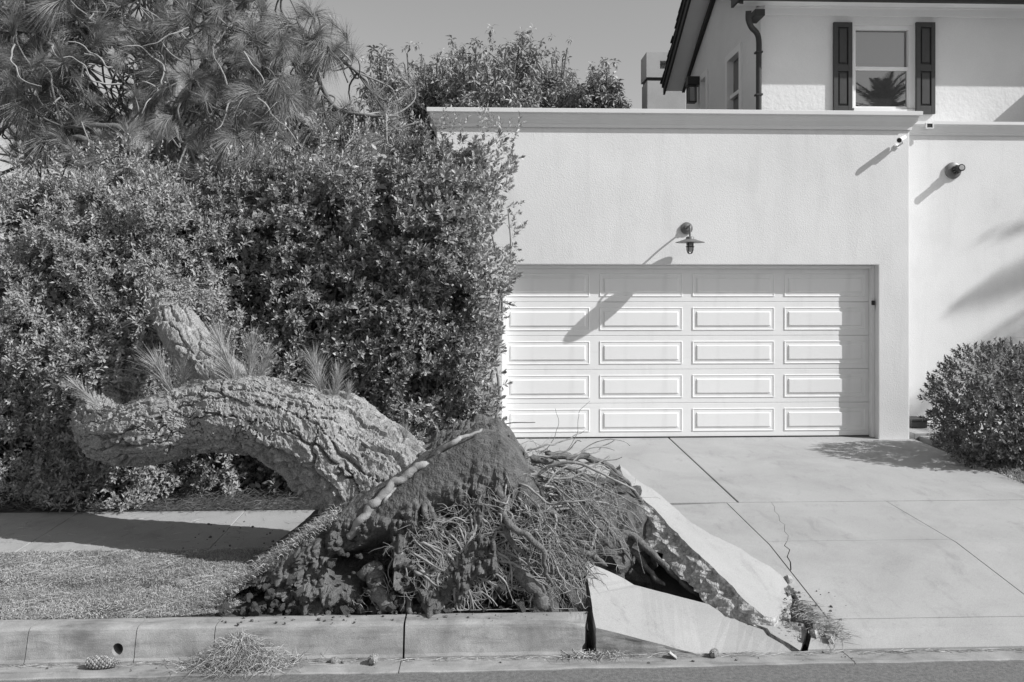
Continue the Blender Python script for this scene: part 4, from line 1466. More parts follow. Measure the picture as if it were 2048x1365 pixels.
for k, c in enumerate(cand):
    p = np.array(c[:3])
    d = np.linalg.norm(allbr - p, axis=1)
    s = allbr[np.argsort(d)[int(rr.integers(0, 5))]]
    if np.linalg.norm(s - p) > 0.05:
        m1 = s + (p - s) * 0.4 + rr.normal(size=3) * 0.09 - np.array([0, 0, 0.05])
        m2 = s + (p - s) * 0.75 + rr.normal(size=3) * 0.09 - np.array([0, 0, 0.08])
        q = spline([s, m1, m2, p], 12)
        tw.append(tube(q, np.linspace(0.013, 0.007, 12), 5))
    a = int(rr.integers(0, len(AX)))
    sc = rr.uniform(0.55, 1.2)
    rz = rr.uniform(-0.7, 0.7)
    R = np.array([[math.cos(rz), -math.sin(rz), 0], [math.sin(rz), math.cos(rz), 0], [0, 0, 1]])
    if k < 300:
        o = link('needle_tuft', tuft_me[a], pine)
        set_basis(o, R, p, sc)
    else:
        v, f = tufts[a]
        keep = slice(0, 82)
        extra.append(((v.reshape(-1, 6, 3)[keep].reshape(-1, 3) @ R.T) * sc + p, f.reshape(-1, 2, 4)[keep].reshape(-1, 4)))
V, Fc = join_np(tw)
tag(npobj('twigs', V, Fc, M['twig'], pine, smooth=True), kind='stuff')
V, Fc = join_np(extra)
tag(npobj('needles', V, Fc, M['needle'], pine), kind='stuff')
# bare wiry twigs in front of the needles
for k in range(46):
    px, py = rr.uniform(20, 560), rr.uniform(40, 220)
    if not inside(crown_poly, px, py):
        continue
    p = np.array(P(px, py, rr.uniform(8.9, 9.6) + (0.9 if px > 600 else 0)))
    pts = [p]
    d = rr.normal(size=3) * np.array([1, 0.5, 1])
    d /= np.linalg.norm(d)
    for _ in range(9):
        d = d + rr.normal(size=3) * 0.38
        d /= np.linalg.norm(d)
        p = p + d * 0.075
        pts.append(p)
    V, Fc = tube(spline(pts, 26), np.linspace(0.011, 0.005, 26), 5)
    npobj('bare_twig', V, Fc, M['pale_root'], pine, smooth=True)
# fresh shoots standing on the trunk
shoot_spots = [(466, 752, 6.85, 1.05, (-0.35, -0.1, 1)), (500, 748, 6.9, 0.85, (0.1, -0.1, 1)), (522, 748, 6.92, 0.6, (0.3, 0, 1)), (348, 792, 6.95, 1.0, (-0.5, -0.1, 1)), (366, 785, 6.98, 0.6, (0.0, -0.1, 1)), (640, 775, 6.7, 0.75, (-0.2, -0.1, 1)), (668, 792, 6.68, 0.6, (0.2, -0.1, 1)), (692, 806, 6.65, 0.4, (0.2, 0, 1)), (182, 800, 7.2, 0.6, (-0.6, -0.2, 0.7)), (812, 893, 6.5, 0.42, (0, 0, 1))]
for k, (px, py, Y, s, ax) in enumerate(shoot_spots):
    v, f = tuft(ax, 320, 0.25, rr, spread=0.72, droop=0.16, width=0.0026, shoot=0.36)
    s *= 1.2
    a = np.array(ax, float)
    a /= np.linalg.norm(a)
    p = np.array(P(px, py, Y)) + a * 0.22 * s
    npobj('needle_shoot', v * s + p, f, M['shoot'], pine)
    V, Fc = tube([p - a * 0.34 * s, p - a * 0.1 * s, p], [0.012 * s, 0.01 * s, 0.006 * s], 6)
    npobj('shoot_stem', V, Fc, M['pale_root'], pine)

# ================================================================== leaves, hedges, shrubs
def leaf(L, Wd, fold=0.25, curl=0.15):
    """one blade along +Y, folded on its midrib, tip curling down: 4 triangles"""
    V = np.array([(0, 0, 0), (-Wd * 0.5, L * 0.58, fold * Wd * 0.5 - curl * L * 0.2), (Wd * 0.5, L * 0.58, fold * Wd * 0.5 - curl * L * 0.2), (0, L * 0.56, -curl * L * 0.2), (0, L, -curl * L)])
    Fc = np.array([(0, 3, 1), (0, 2, 3), (1, 3, 4), (3, 2, 4)])
    return V, Fc


def sprig(n, L, Wd, rng, stem=0.08, lo=25, hi=80, curl=0.15):
    parts = []
    for k in range(n):
        v, f = leaf(L * rng.uniform(0.7, 1.15), Wd * rng.uniform(0.8, 1.15), rng.uniform(0.1, 0.5), curl * rng.uniform(0.3, 1.8))
        t = k / max(1, n - 1)
        el = math.radians(lo + (hi - lo) * t + rng.uniform(-12, 12))
        az = k * 2.4 + rng.uniform(-0.3, 0.3)
        c, s = math.cos(el), math.sin(el)
        v = v @ np.array([[1, 0, 0], [0, c, s], [0, -s, c]])
        c, s = math.cos(az), math.sin(az)
        v = v @ np.array([[c, s, 0], [-s, c, 0], [0, 0, 1]])
        v = v + np.array([0, 0, stem * t])
        parts.append((v, f))
    return join_np(parts)


def plain_sprig(n, L, Wd, rng):
    # coarse two-triangle leaves for the inside of a hedge
    Vs, Fs = [], []
    for k in range(n):
        d = rng.normal(size=3)
        d /= np.linalg.norm(d)
        s = np.cross(d, rng.normal(size=3))
        s /= np.linalg.norm(s)
        b = rng.normal(size=3) * 0.05
        Vs += [b, b + d * L * 0.5 + s * Wd / 2, b + d * L, b + d * L * 0.5 - s * Wd / 2]
        Fs += [(4 * k, 4 * k + 1, 4 * k + 2), (4 * k, 4 * k + 2, 4 * k + 3)]
    return np.array(Vs), np.array(Fs)


rr = np.random.default_rng(31)
SP_IN = [plain_sprig(8, 0.09, 0.042, rr) for _ in range(5)]
SP_HEDGE = [sprig(10, 0.064, 0.027, rr, 0.07) for _ in range(6)]
SP_SMALL = [sprig(9, 0.05, 0.019, rr, 0.09, 10, 75) for _ in range(6)]
SP_SHOOT = [sprig(16, 0.065, 0.024, rr, 0.26, 0, 65) for _ in range(4)]
SP_BUSH = [sprig(9, 0.055, 0.021, rr, 0.045, 15, 80) for _ in range(5)]
SP_TREE = [sprig(10, 0.19, 0.07, rr, 0.10, -60, 35, curl=0.35) for _ in range(5)]


def meshes_of(protos, name, m):
    return [npmesh(name, v, f, m) for v, f in protos]


def hedge(label, x0, x1, yfun, top, protos, m, n_out, n_in, seed, group, side_right=False, size=1.0, shoots=60, hole=0.1, bottom=0.22, sprays=None, fade_l=False, fade_r=False):
    rng = np.random.default_rng(seed)
    root = empty('hedge', ((x0 + x1) / 2, 8.8, 0.09))
    tag(root, label, 'hedge', group)
    # stems inside
    for k in range(26):
        x = rng.uniform(x0 + 0.1, x1 - 0.15)
        y = yfun(np.array([x]), np.array([1.0]))[0] + rng.uniform(0.25, 0.9)
        q = [(x, y, 0.05)]
        off = y - yfun(np.array([x]), np.array([1.0]))[0]
        for z in np.arange(0.5, float(top(np.array([x]))[0]) - 0.3, 0.5):
            q.append((q[-1][0] + rng.normal(0, 0.07), yfun(np.array([x]), np.array([z]))[0] + off + 0.12 + rng.normal(0, 0.05), z))
        V, Fc = tube(spline(q, 24), np.linspace(0.022, 0.007, 24), 6)
        npobj('stem', V, Fc, M['twig'], root, smooth=True)
        for _ in range(2):
            b = np.array(q[int(rng.integers(1, len(q)))])
            d = np.array([rng.normal(0, 0.5), -0.8, 0.7])
            q2 = spline([b, b + d * 0.2 + rng.normal(0, 0.03, 3), b + d * 0.45 + rng.normal(0, 0.05, 3)], 10)
            V, Fc = tube(q2, np.linspace(0.009, 0.004, 10), 5)
            npobj('side_stem', V, Fc, M['twig'], root, smooth=True)
    pos, dirs, scl, inn = [], [], [], []
    want = n_out + n_in
    while sum(len(p) for p in pos) < want:
        n = 4000
        x = rng.uniform(x0, x1, n)
        tz = top(x)
        z = bottom + (tz - bottom) * rng.random(n)
        outer = rng.random(n) < n_out / want
        front = yfun(x, z)
        bump = 0.17 * fbm(np.stack([x * 2.6, z * 2.6, np.full(n, seed)], -1), 3, seed)
        hol = vnoise(np.stack([x * 4.2, z * 3.4, np.full(n, seed + 3.3)], -1), seed + 1)
        depth = np.where(outer, rng.random(n) ** 1.3 * 0.26, 0.32 + 1.0 * rng.random(n))
        depth = depth + np.where(hol > 0.30, 0.22 * sstep(0.3, 0.6, hol) * (1 - 0.2 * rng.random(n)), 0)
        y = front + bump + depth
        edge = np.minimum(tz - z, 0.5) / 0.5
        y = y + (1 - edge) ** 2 * 0.3
        if side_right:
            x = np.where(outer, x, np.minimum(x, x1 - 0.38 - 0.1 * rng.random(n)))
        d = np.stack([0.3 + rng.normal(0, 0.55, n), -0.65 + rng.normal(0, 0.3, n), 0.6 + rng.normal(0, 0.4, n) + (1 - edge) * 0.8], -1)
        if side_right:
            e2 = np.clip((x1 - x) / 0.35, 0, 1)
            y = np.where(e2 < 1, front + bump + rng.random(n) * 1.4, y)
            x = x + (e2 < 1) * (0.10 * fbm(np.stack([y * 2.5, z * 2.5, np.full(n, 7.0)], -1), 3, 5))
            x = x - (e2 < 1) * 0.05 - 0.16 * np.clip(2.6 - z, 0, 1.2) * (1 - e2)
            d[:, 0] += (1 - e2) * 0.9
        keep = rng.random(n) < np.where(outer & (hol > 0.42), hole, 1.0)
        jag = 0.25 * fbm(np.stack([z * 2.2, y * 2, np.full(n, 3.0)], -1), 3, 77)
        if fade_l:
            keep &= rng.random(n) < sstep(0.0, 0.6, x - x0 + jag)
        if fade_r:
            keep &= rng.random(n) < sstep(0.0, 0.6, x1 - x + jag)
        inn.append((~outer)[keep])
        pos.append(np.stack([x, y, z], -1)[keep])
        dirs.append(d[keep])
        scl.append((rng.uniform(0.5, 1.25, n) * size)[keep])
    pos, dirs, scl = np.concatenate(pos)[:want], np.concatenate(dirs)[:want], np.concatenate(scl)[:want]
    inn = np.concatenate(inn)[:want]
    # the 300 sprigs that stand out most in front become parts of their own
    fr = pos[:, 1] - yfun(pos[:, 0], pos[:, 2])
    px = pos[:, 0] / pos[:, 1]
    order = np.argsort(fr + 5 * (px < -0.56) + 5 * (pos[:, 2] < 0.5))
    ind, rest = order[:300], order[300:]
    mes = meshes_of(protos, 'leaf_sprig', m)
    R = rot_to(dirs[ind], rng)
    for j, i in enumerate(ind):
        o = link('leaf_sprig', mes[int(rng.integers(0, len(mes)))], root)
        set_basis(o, R[j], pos[i], float(scl[i]))
    ri = rest[inn[rest]]
    rest = rest[~inn[rest]]
    V1, F1_ = place_np(protos, pos[rest], dirs[rest], scl[rest], rng)
    V2, F2_ = place_np(SP_IN, pos[ri], dirs[ri], scl[ri] * 1.0, rng)
    V, Fc = join_np([(V1, F1_), (V2, F2_)])
    tag(npobj('foliage', V, Fc, m, root), kind='stuff')
    # branches pushed aside by the tree, hanging across its stem
    if sprays is not None:
        mes3 = meshes_of(protos, 'bent_sprig', m)
        for (px_, py_, Y_, n_, sx_, sy_) in sprays:
            for _ in range(n_):
                p = P(px_ + rng.normal(0, sx_), py_ + rng.normal(0, sy_), Y_ + rng.normal(0, 0.07))
                o = link('bent_sprig', mes3[int(rng.integers(0, len(mes3)))], root)
                R = rot_to(np.array([[rng.normal(0.3, 0.6), rng.normal(-0.4, 0.4), rng.normal(0.3, 0.5)]]), rng)[0]
                set_basis(o, R, p, rng.uniform(0.7, 1.2) * size)
            for _ in range(7):
                a_ = np.array(P(px_ - 45 + rng.normal(0, 10), py_ + rng.normal(0, 14), Y_ + 0.12))
                b_ = np.array(P(px_ + 50 + rng.normal(0, 18), py_ - 10 + rng.normal(0, 18), Y_ - 0.05))
                q2 = spline([a_, (a_ + b_) / 2 + np.array([0, -0.03, 0.05]), b_], 10)
                V, Fc = tube(q2, np.linspace(0.006, 0.003, 10), 5)
                npobj('bent_twig', V, Fc, M['pale_root'], root, smooth=True)
    # long shoots above the clipped top
    if shoots:
        x = rng.uniform(x0, x1, shoots)
        z = top(x) + rng.uniform(-0.08, 0.12, shoots)
        y = yfun(x, z) + rng.uniform(0.05, 0.6, shoots)
        d = np.stack([rng.normal(0, 0.3, shoots), rng.normal(-0.1, 0.25, shoots), np.ones(shoots)], -1)
        mes2 = meshes_of(SP_SHOOT, 'top_shoot', m)
        R = rot_to(d, rng)
        for j in range(shoots):
            o = link('top_shoot', mes2[j % len(mes2)], root)
            set_basis(o, R[j], (x[j], y[j], z[j]), rng.uniform(0.6, 1.1))
    return root


def y_right(x, z):
    return 8.28 + 0.35 * np.exp(-((x + 2.35) / 0.25) ** 2) * sstep(3.2, 2.0, z) + 0.12 * np.clip(-x - 0.5, 0, 2) + 0.10 * np.clip(z - 2.2, 0, 2)


def t_right(x):
    return np.interp(x, [-2.8, -2.2, -1.6, -1.0, -0.5, 0.0, 0.35, 0.55], [3.3, 3.45, 3.58, 3.64, 3.68, 3.68, 3.62, 3.48])


def y_left(x, z):
    return 8.10 + 0.5 * np.exp(-((x + 2.75) / 0.3) ** 2) * sstep(2.2, 1.2, z) + 0.22 * np.clip(z - 1.4, 0, 3) + 0.10 * np.sin(x * 2.1)


def t_left(x):
    return np.interp(x, [-6, -5, -4.5, -4.0, -3.6, -3.2, -2.8, -2.4], [3.2, 3.25, 3.25, 3.28, 3.45, 3.35, 3.05, 3.0])


hedge('tall clipped hedge standing in front of the garage', -3.05, 0.38, y_right, t_right, SP_HEDGE, M['leaf'], 7200, 10500, 101, 'hedges', side_right=True, shoots=95, hole=0.05, bottom=0.14, fade_l=True)
hedge('loose small leaved hedge left of the leaning trunk', -5.6, -2.05, y_left, t_left, SP_SMALL, M['leaf_small'], 9500, 11000, 202, 'hedges', shoots=70, hole=0.12, size=1.05, fade_r=True, bottom=0.12, sprays=[(330, 575, 8.05, 70, 34, 14), (285, 545, 8.25, 60, 26, 22), (380, 600, 7.9, 40, 30, 14), (300, 480, 8.45, 50, 24, 18), (215, 760, 7.95, 45, 36, 12), (280, 660, 7.9, 40, 10, 40)])

# clipped bush by the right wing
bush = empty('bush', (6.2, 9.75, 0.12))
tag(bush, 'rounded dark bush with pale leaf tips at the right edge', 'bush')
rng = np.random.default_rng(77)
n = 3600
cth = rng.normal(size=(n, 3))
cth /= np.linalg.norm(cth, axis=1)[:, None]
lob = [((6.08, 9.75, 0.80), (0.80, 0.72, 0.72)), ((7.0, 9.75, 0.80), (0.85, 0.75, 0.78)), ((5.90, 9.62, 0.55), (0.58, 0.6, 0.48)), ((7.9, 9.8, 0.8), (0.8, 0.7, 0.75))]
pos, dr = [], []
for i in range(n):
    c, r = lob[int(rng.choice(4, p=[0.36, 0.34, 0.18, 0.12]))]
    d = cth[i]
    k = rng.uniform(0.72, 1.0) * (1 + 0.09 * float(vnoise((d * 3 + np.array(c))[None], 4)[0]))
    p = np.array(c) + d * np.array(r) * k
    p[2] = max(p[2], 0.14)
    pos.append(p)
    dr.append(d + np.array([0, -0.1, 0.5]))
pos, dr = np.array(pos), np.array(dr)
sc = rng.uniform(0.7, 1.2, n)
order = np.argsort(pos[:, 1] - 0.4 * pos[:, 2])
mes = meshes_of(SP_BUSH, 'leaf_sprig', M['leaf_bush'])
R = rot_to(dr[order[:300]], rng)
for j, i in enumerate(order[:300]):
    o = link('leaf_sprig', mes[j % 5], bush)
    set_basis(o, R[j], pos[i], float(sc[i]))
V, Fc = place_np(SP_BUSH, pos[order[300:]], dr[order[300:]], sc[order[300:]], rng)
tag(npobj('foliage', V, Fc, M['leaf_bush'], bush), kind='stuff')
for k in range(14):
    x, y = rng.uniform(5.8, 7.8), rng.uniform(9.5, 10.0)
    q = spline([(x, y, 0.05), (x + rng.normal(0, 0.1), y, 0.4), (x + rng.normal(0, 0.2), y + rng.normal(0, 0.1), 0.9)], 12)
    V, Fc = tube(q, np.linspace(0.018, 0.006, 12), 6)
    npobj('stem', V, Fc, M['twig'], bush, smooth=True)
for k, (px, py) in enumerate([(1935, 694), (1964, 690), (2010, 700), (1990, 706), (2040, 702)]):
    p = P(px, py + 12, 9.75)
    o = link('top_shoot', mes[k % 5], bush)
    set_basis(o, np.eye(3), p, 1.3)

# ---- trees over the garage roof
TREES = [(812, 92, 22.0, 1.25, 'leafy tree over the garage roof, leftmost, half behind the pine'), (900, 86, 23.0, 1.5, 'leafy tree over the garage roof, second from the left'), (962, 74, 21.0, 1.25, 'tallest leafy tree over the garage roof'), (1050, 90, 22.5, 1.5, 'leafy tree over the garage roof, second from the right'), (1110, 102, 23.5, 0.9, 'leafy tree with a thin crown left of the rightmost tree'), (1168, 116, 21.5, 0.55, 'rightmost leafy tree over the garage roof, with open sparse crown')]
for k, (px, py, Y, w, lab) in enumerate(TREES):
    rng = np.random.default_rng(300 + k)
    tp = np.array(P(px, py, Y))
    base = np.array([tp[0] + rng.normal(0, 0.2), Y, -0.7])
    tr = empty('tree', tuple(base))
    tag(tr, lab, 'tree', 'trees over the garage roof')
    fork = np.array([base[0], Y, 3.9 + rng.uniform(-0.3, 0.3)])
    V, Fc = tube(spline([base, (base + fork) / 2 + rng.normal(0, 0.08, 3), fork], 14), np.linspace(0.16, 0.11, 14), 10)
    npobj('trunk', V, Fc, M['grey_bark'], tr, smooth=True)
    pos, dr = [], []
    for b in range(13):
        a = b * 2.4 + rng.uniform(-0.4, 0.4)
        hgt = tp[2] - 0.15 - rng.uniform(0, 1.0) * (1.0 if b else 0)
        rad = w * (0.15 + 0.85 * rng.random())
        e = np.array([fork[0] + math.cos(a) * rad, Y + math.sin(a) * rad, hgt])
        m_ = fork + (e - fork) * 0.45 + np.array([math.cos(a), math.sin(a), 0]) * 0.2 * w
        q = spline([fork, m_, e], 16)
        q = q + 0.04 * np.stack([fbm(q * 2 + 5 * c, 3, k * 20 + b) for c in range(3)], -1)
        V, Fc = tube(q, np.linspace(0.062, 0.018, 16), 7)
        npobj('limb', V, Fc, M['grey_bark'], tr, smooth=True)
        for c in range(3):
            s = q[int(rng.integers(8, 14))]
            e3 = s + np.array([rng.normal(0, 0.35), rng.normal(0, 0.35), rng.uniform(0.15, 0.6)])
            e3[2] = min(e3[2], tp[2])
            q3 = spline([s, (s + e3) / 2 + rng.normal(0, 0.06, 3), e3], 8)
            V, Fc = tube(q3, np.linspace(0.022, 0.010, 8), 6)
            npobj('twig', V, Fc, M['grey_bark'], tr, smooth=True)
            for _ in range(15):
                t = q3[int(rng.integers(2, 8))]
                pos.append(t + rng.normal(0, 0.16, 3))
                dr.append(np.array([rng.normal(0, 0.5), rng.normal(-0.2, 0.5), 0.9]))
        for _ in range(20):
            t = q[int(rng.integers(6, 16))]
            pos.append(t + rng.normal(0, 0.17, 3))
            dr.append(np.array([rng.normal(0, 0.5), rng.normal(-0.2, 0.5), 0.9]))
    pos, dr = np.array(pos), np.array(dr)
    V, Fc = place_np(SP_TREE, pos, dr, rng.uniform(0.55, 1.05, len(pos)), rng)
    tag(npobj('crown', V, Fc, M['leaf_tree'], tr), kind='stuff')


# ---- palms across the street: one mirrored in the upper window, one casting its shade on the right wing
def frond(L, rng, nl=44):
    V, Fc = [], []
    mb = MB()
    rach = [np.array([0, L * t, 0.55 * L * t - 0.62 * L * t * t]) for t in np.linspace(0, 1, 10)]
    mb.tube(rach, np.linspace(0.03, 0.006, 10), 5)
    rs = spline(rach, nl)
    for i in range(4, nl):
        t = i / nl
        ln = 0.55 * math.sin(math.pi * (0.15 + 0.8 * t)) * L / 2.2
        for s in (-1, 1):
            p = rs[i]
            tip = p + np.array([s * ln * 0.75, ln * 0.65, -0.12 * ln + rng.normal(0, 0.04)])
            w = np.array([0, 0.018, 0.004])
            mb.add([p - w, p + w, (p + tip) / 2 + w * 0.9, tip, (p + tip) / 2 - w * 0.9], [(0, 1, 2, 3, 4)])
    return mb


def palm(label, x, y, h, L, seed, z0=-0.7, nf=34):
    rng = np.random.default_rng(seed)
    root = empty('palm_tree', (x, y, z0))
    tag(root, label, 'palm tree', 'street palms')
    q = spline([(x, y, z0), (x + 0.1, y, h * 0.5), (x, y, h)], 40)
    r = np.linspace(0.26, 0.17, 40) * (1 + 0.06 * np.sin(np.arange(40) * 2.6))
    V, Fc = tube(q, r, 14)
    npobj('trunk', V, Fc, M['grey_bark'], root, smooth=True)
    fm = [frond(L, rng).build('frond', M['palm'], root) for _ in range(3)]
    for k in range(nf):
        o = fm[k] if k < 3 else link('frond', fm[k % 3].data, root)
        a = k * 2.4
        el = math.radians(75 - 105 * (k / nf) + rng.uniform(-6, 6))
        R = Matrix.Rotation(a, 3, 'Z') @ Matrix.Rotation(el, 3, 'X')
        set_basis(o, R, (x, y, h), rng.uniform(0.85, 1.1))


palm('palm tree across the street, mirrored in the upper window', 15.4, -6.5, 8.75, 1.9, 5)
palm('palm tree beyond the right edge, shading the right wing wall', 17.9, 8.0, 10.0, 1.7, 6, nf=12)


# ================================================================== grass, straw, litter
def blades(pos, dirs, L, w, bend, rng):
    n = len(pos)
    side = np.cross(dirs, rng.normal(size=(n, 3)))
    side /= np.linalg.norm(side, axis=1)[:, None] + 1e-9
    a = pos
    b = pos + dirs * (L * 0.55)[:, None]
    c = pos + dirs * L[:, None] + bend
    w = (w if np.ndim(w) else np.full(n, w))[:, None]
    V = np.stack([a - side * w / 2, a + side * w / 2, b + side * w * 0.4, b - side * w * 0.4, c], 1)
    q = np.arange(n)[:, None] * 5
    F3 = np.concatenate([q + np.array([[0, 1, 2]]), q + np.array([[0, 2, 3]]), q + np.array([[3, 2, 4]])])
    return V.reshape(-1, 3), F3


rng = np.random.default_rng(909)
n = 135000
x = rng.uniform(-4.6, -1.0, n)
y = rng.uniform(5.63, 6.97, n)
hl = -1.74 + np.clip((y - 5.7) / 1.3, 0, 1) * 0.55
edge = 6.94 + 0.03 * fbm(np.stack([x * 3, x * 0, x * 0], -1), 3, 3)
keep = (x < hl + 0.12) & (y < edge)
dens = fbm(np.stack([x * 2.5, y * 4, x * 0], -1), 3, 12)
keep &= rng.random(n) < 0.75 + 0.5 * dens
x, y, dens = x[keep], y[keep], dens[keep]
n = len(x)
z = 0.0357 * (y - 5.63) - 0.004 + 0.025 * sstep(-2.2, -1.6, x)
d = np.stack([rng.normal(0, 0.75, n), rng.normal(0, 0.6, n), np.full(n, 0.75)], -1)
d /= np.linalg.norm(d, axis=1)[:, None]
L = rng.uniform(0.014, 0.038, n) * (1 + 0.35 * dens)
V, Fc = blades(np.stack([x, y, z], -1), d, L, rng.uniform(0.0025, 0.0045, n), np.stack([rng.normal(0, 0.01, n), rng.normal(0, 0.01, n), -0.3 * L], -1), rng)
tag(npobj('grass', V, Fc, M['grass']), 'short dry grass in the strip between kerb and sidewalk', 'grass', kind='stuff')


def straw(name, label, pos, spread, L, rng, flat=0.12, w=0.0035, m='straw', parent=None):
    n = len(pos)
    a = rng.uniform(0, 6.283, n) if spread is None else rng.normal(spread[0], spread[1], n)
    d = np.stack([np.cos(a), np.sin(a), np.abs(rng.normal(0, flat, n))], -1)
    d /= np.linalg.norm(d, axis=1)[:, None]
    LL = L * rng.uniform(0.5, 1.1, n)
    V, Fc = blades(pos, d, LL, np.full(n, w), np.stack([rng.normal(0, 0.02, n), rng.normal(0, 0.02, n), -d[:, 2] * LL * 0.8], -1), rng)
    o = npobj(name, V, Fc, M[m], parent)
    if label:
        tag(o, label, 'needles', kind='stuff')
    return o


n = 3200
x, y = rng.uniform(-4.6, -1.5, n), rng.uniform(5.62, 6.9, n)
ok = x < -1.74 + np.clip((y - 5.7) / 1.3, 0, 1) * 0.6
pos = np.stack([x, y, 0.0357 * (y - 5.6) + 0.022], -1)[ok]
straw('fallen_needles', 'dry pine needles scattered over the grass strip', pos[:1100], None, 0.15, rng, 0.08, 0.0025)
# litter at the foot of the hedge
n = 5200
x, y = rng.uniform(-5.2, -0.6, n), 7.98 + 0.75 * rng.random(n) ** 1.3
pos = np.stack([x, y, 0.10 + 0.05 * rng.random(n)], -1)
straw('needle_litter', 'brown needle litter along the foot of the hedge', pos, None, 0.16, rng, 0.35, 0.005, 'litter')
n = 260
pos = np.stack([rng.uniform(-4.4, -1.4, n), rng.uniform(6.95, 7.98, n), np.zeros(n)], -1)
pos[:, 2] = 0.0357 * (pos[:, 1] - 5.6) + 0.006
straw('sidewalk_needles', 'a few pine needles fallen on the sidewalk', pos, None, 0.12, rng, 0.05, 0.003)
# torn turf on the rim of the root plate
n = 2000
t = rng.random(n)
x = -1.80 + 0.85 * t
z = soil_h(x) * 0.98 - 0.01
pos = np.stack([x + rng.normal(0, 0.02, n), soil_front(x, z) - 0.02 + 0.5 * rng.random(n) ** 2, z + 0.012], -1)
d = np.stack([rng.normal(-0.5, 0.5, n), rng.normal(-0.35, 0.5, n), np.full(n, 0.8)], -1)
d /= np.linalg.norm(d, axis=1)[:, None]
L = rng.uniform(0.03, 0.09, n)
V, Fc = blades(pos, d, L, np.full(n, 0.005), np.stack([rng.normal(0, 0.02, n), rng.normal(0, 0.02, n), -0.4 * L], -1), rng)
tag(npobj('torn_turf', V, Fc, M['grass'], pine), kind='stuff')

# heap of needles in the gutter
n = 4800
c = P(482, 1330, 5.35)
rad = np.abs(rng.normal(0, 0.115, n))
a = rng.uniform(0, 6.283, n)
hx, hy = rad * np.cos(a) * 1.35, np.clip(rad * np.sin(a) * 0.6, -0.14, 0.05)
hz = 0.15 * np.exp(-(rad / 0.13) ** 2) * rng.random(n)
pos = np.stack([c[0] + hx, c[1] + hy, -0.195 + hz], -1)
straw('needle_heap', 'heap of dry pine needles piled in the gutter against the kerb', pos, None, 0.17, rng, 0.5, 0.0035)
# needle drift along the gutter
n = 900
pos = np.stack([rng.uniform(-3.3, 3.6, n), 5.40 - 0.05 * rng.random(n) ** 2, np.full(n, -0.198)], -1)
straw('gutter_drift', 'thin drift of needles along the gutter line', pos, (0.0, 0.25), 0.1, rng, 0.08, 0.0035)
n = 260
g = P(1195, 1322, 5.39)
pos = np.stack([g[0] + rng.normal(0, 0.10, n), np.full(n, 5.385) + rng.normal(0, 0.012, n), np.full(n, -0.195)], -1)
straw('joint_weeds', 'dry weeds at the gap between kerb and ramp slab', pos, None, 0.11, rng, 0.5, 0.004)
# torn grass roots at the end of the corner slab
n = 520
t = rng.random(n)
pp = np.array([G(1585 + 95 * k + rng.normal(0, 14), 1212 + 68 * k + rng.normal(0, 9), g_drive) for k in t])
pp[:, 2] += 0.03 * rng.random(n)
straw('torn_grass', 'torn grass and roots spilled across the broken driveway edge', pp, (-0.6, 0.9), 0.10, rng, 0.28, 0.0035, 'straw')
# soil in that gap
mbs = MB()
gs = np.linspace(0, 1, 30)
V, Fc = [], []
for i, u in enumerate(gs):
    for j, v in enumerate(np.linspace(-1, 1, 12)):
        c = np.array(G(1575 + 85 * u, 1150 + 120 * u, g_drive))
        V.append((c[0] + v * 0.13, c[1] - v * 0.02, c[2] - 0.035 - 0.09 * abs(v) ** 2 + 0.02 * float(vnoise(np.array([[u * 14, v * 6, 0]]), 3)[0])))
for i in range(29):
    for j in range(11):
        Fc.append((i * 12 + j, i * 12 + j + 1, (i + 1) * 12 + j + 1, (i + 1) * 12 + j))
tag(npobj('gap_soil', np.array(V), np.array(Fc), M['soil']), 'dark soil showing in the driveway crack', 'soil', kind='stuff')
# grass by the bush
n = 3800
x, y = rng.uniform(5.66, 7.4, n), rng.uniform(8.16, 9.6, n)
k = (x > 5.70 + 0.05 * rng.normal(size=n))
x, y = x[k], y[k]
n = len(x)
d = np.stack([rng.normal(-0.2, 0.6, n), rng.normal(-0.2, 0.5, n), np.full(n, 0.8)], -1)
d /= np.linalg.norm(d, axis=1)[:, None]
L = rng.uniform(0.05, 0.15, n)
V, Fc = blades(np.stack([x, y, 0.07 + 0.034 * (y - 8.15)], -1), d, L, np.full(n, 0.006), np.stack([rng.normal(0, 0.02, n), rng.normal(0, 0.02, n), -0.3 * L], -1), rng)
tag(npobj('edge_grass', V, Fc, M['grass']), 'tufts of grass along the right edge of the driveway', 'grass', kind='stuff')
# litter under the bush
n = 1400
pos = np.stack([rng.uniform(5.72, 8, n), rng.uniform(9.2, 10.6, n), np.zeros(n)], -1)
pos[:, 2] = 0.075 + 0.034 * (pos[:, 1] - 8.15) + 0.03 * rng.random(n)
straw('bush_litter', 'dry leaf litter under the bush by the driveway', pos, None, 0.08, rng, 0.4, 0.01, 'grass')
# tall single weeds
for k, (px, py, Y, h) in enumerate([(1868, 862, 10.75, 0.22), (1885, 875, 10.7, 0.16)]):
    w = empty('weed', P(px, py + 12, Y))
    tag(w, ['taller leafy weed beside the low concrete step', 'shorter leafy weed nearer the bush, beside the step'][k], 'weed')
    p = np.array(P(px, py, Y))
    p[2] = 0.14
    for j in range(11):
        a = j * 2.4
        e = np.array([math.cos(a) * 0.09, math.sin(a) * 0.09, h * (0.4 + 0.6 * rng.random())])
        mb = MB()
        s = np.array([-math.sin(a), math.cos(a), 0]) * 0.009
        mb.add([p - s * 0.3, p + s * 0.3, p + e * 0.6 + s, p + e, p + e * 0.6 - s], [(0, 1, 2, 3, 4)])
        mb.build('blade', M['grass'], w)


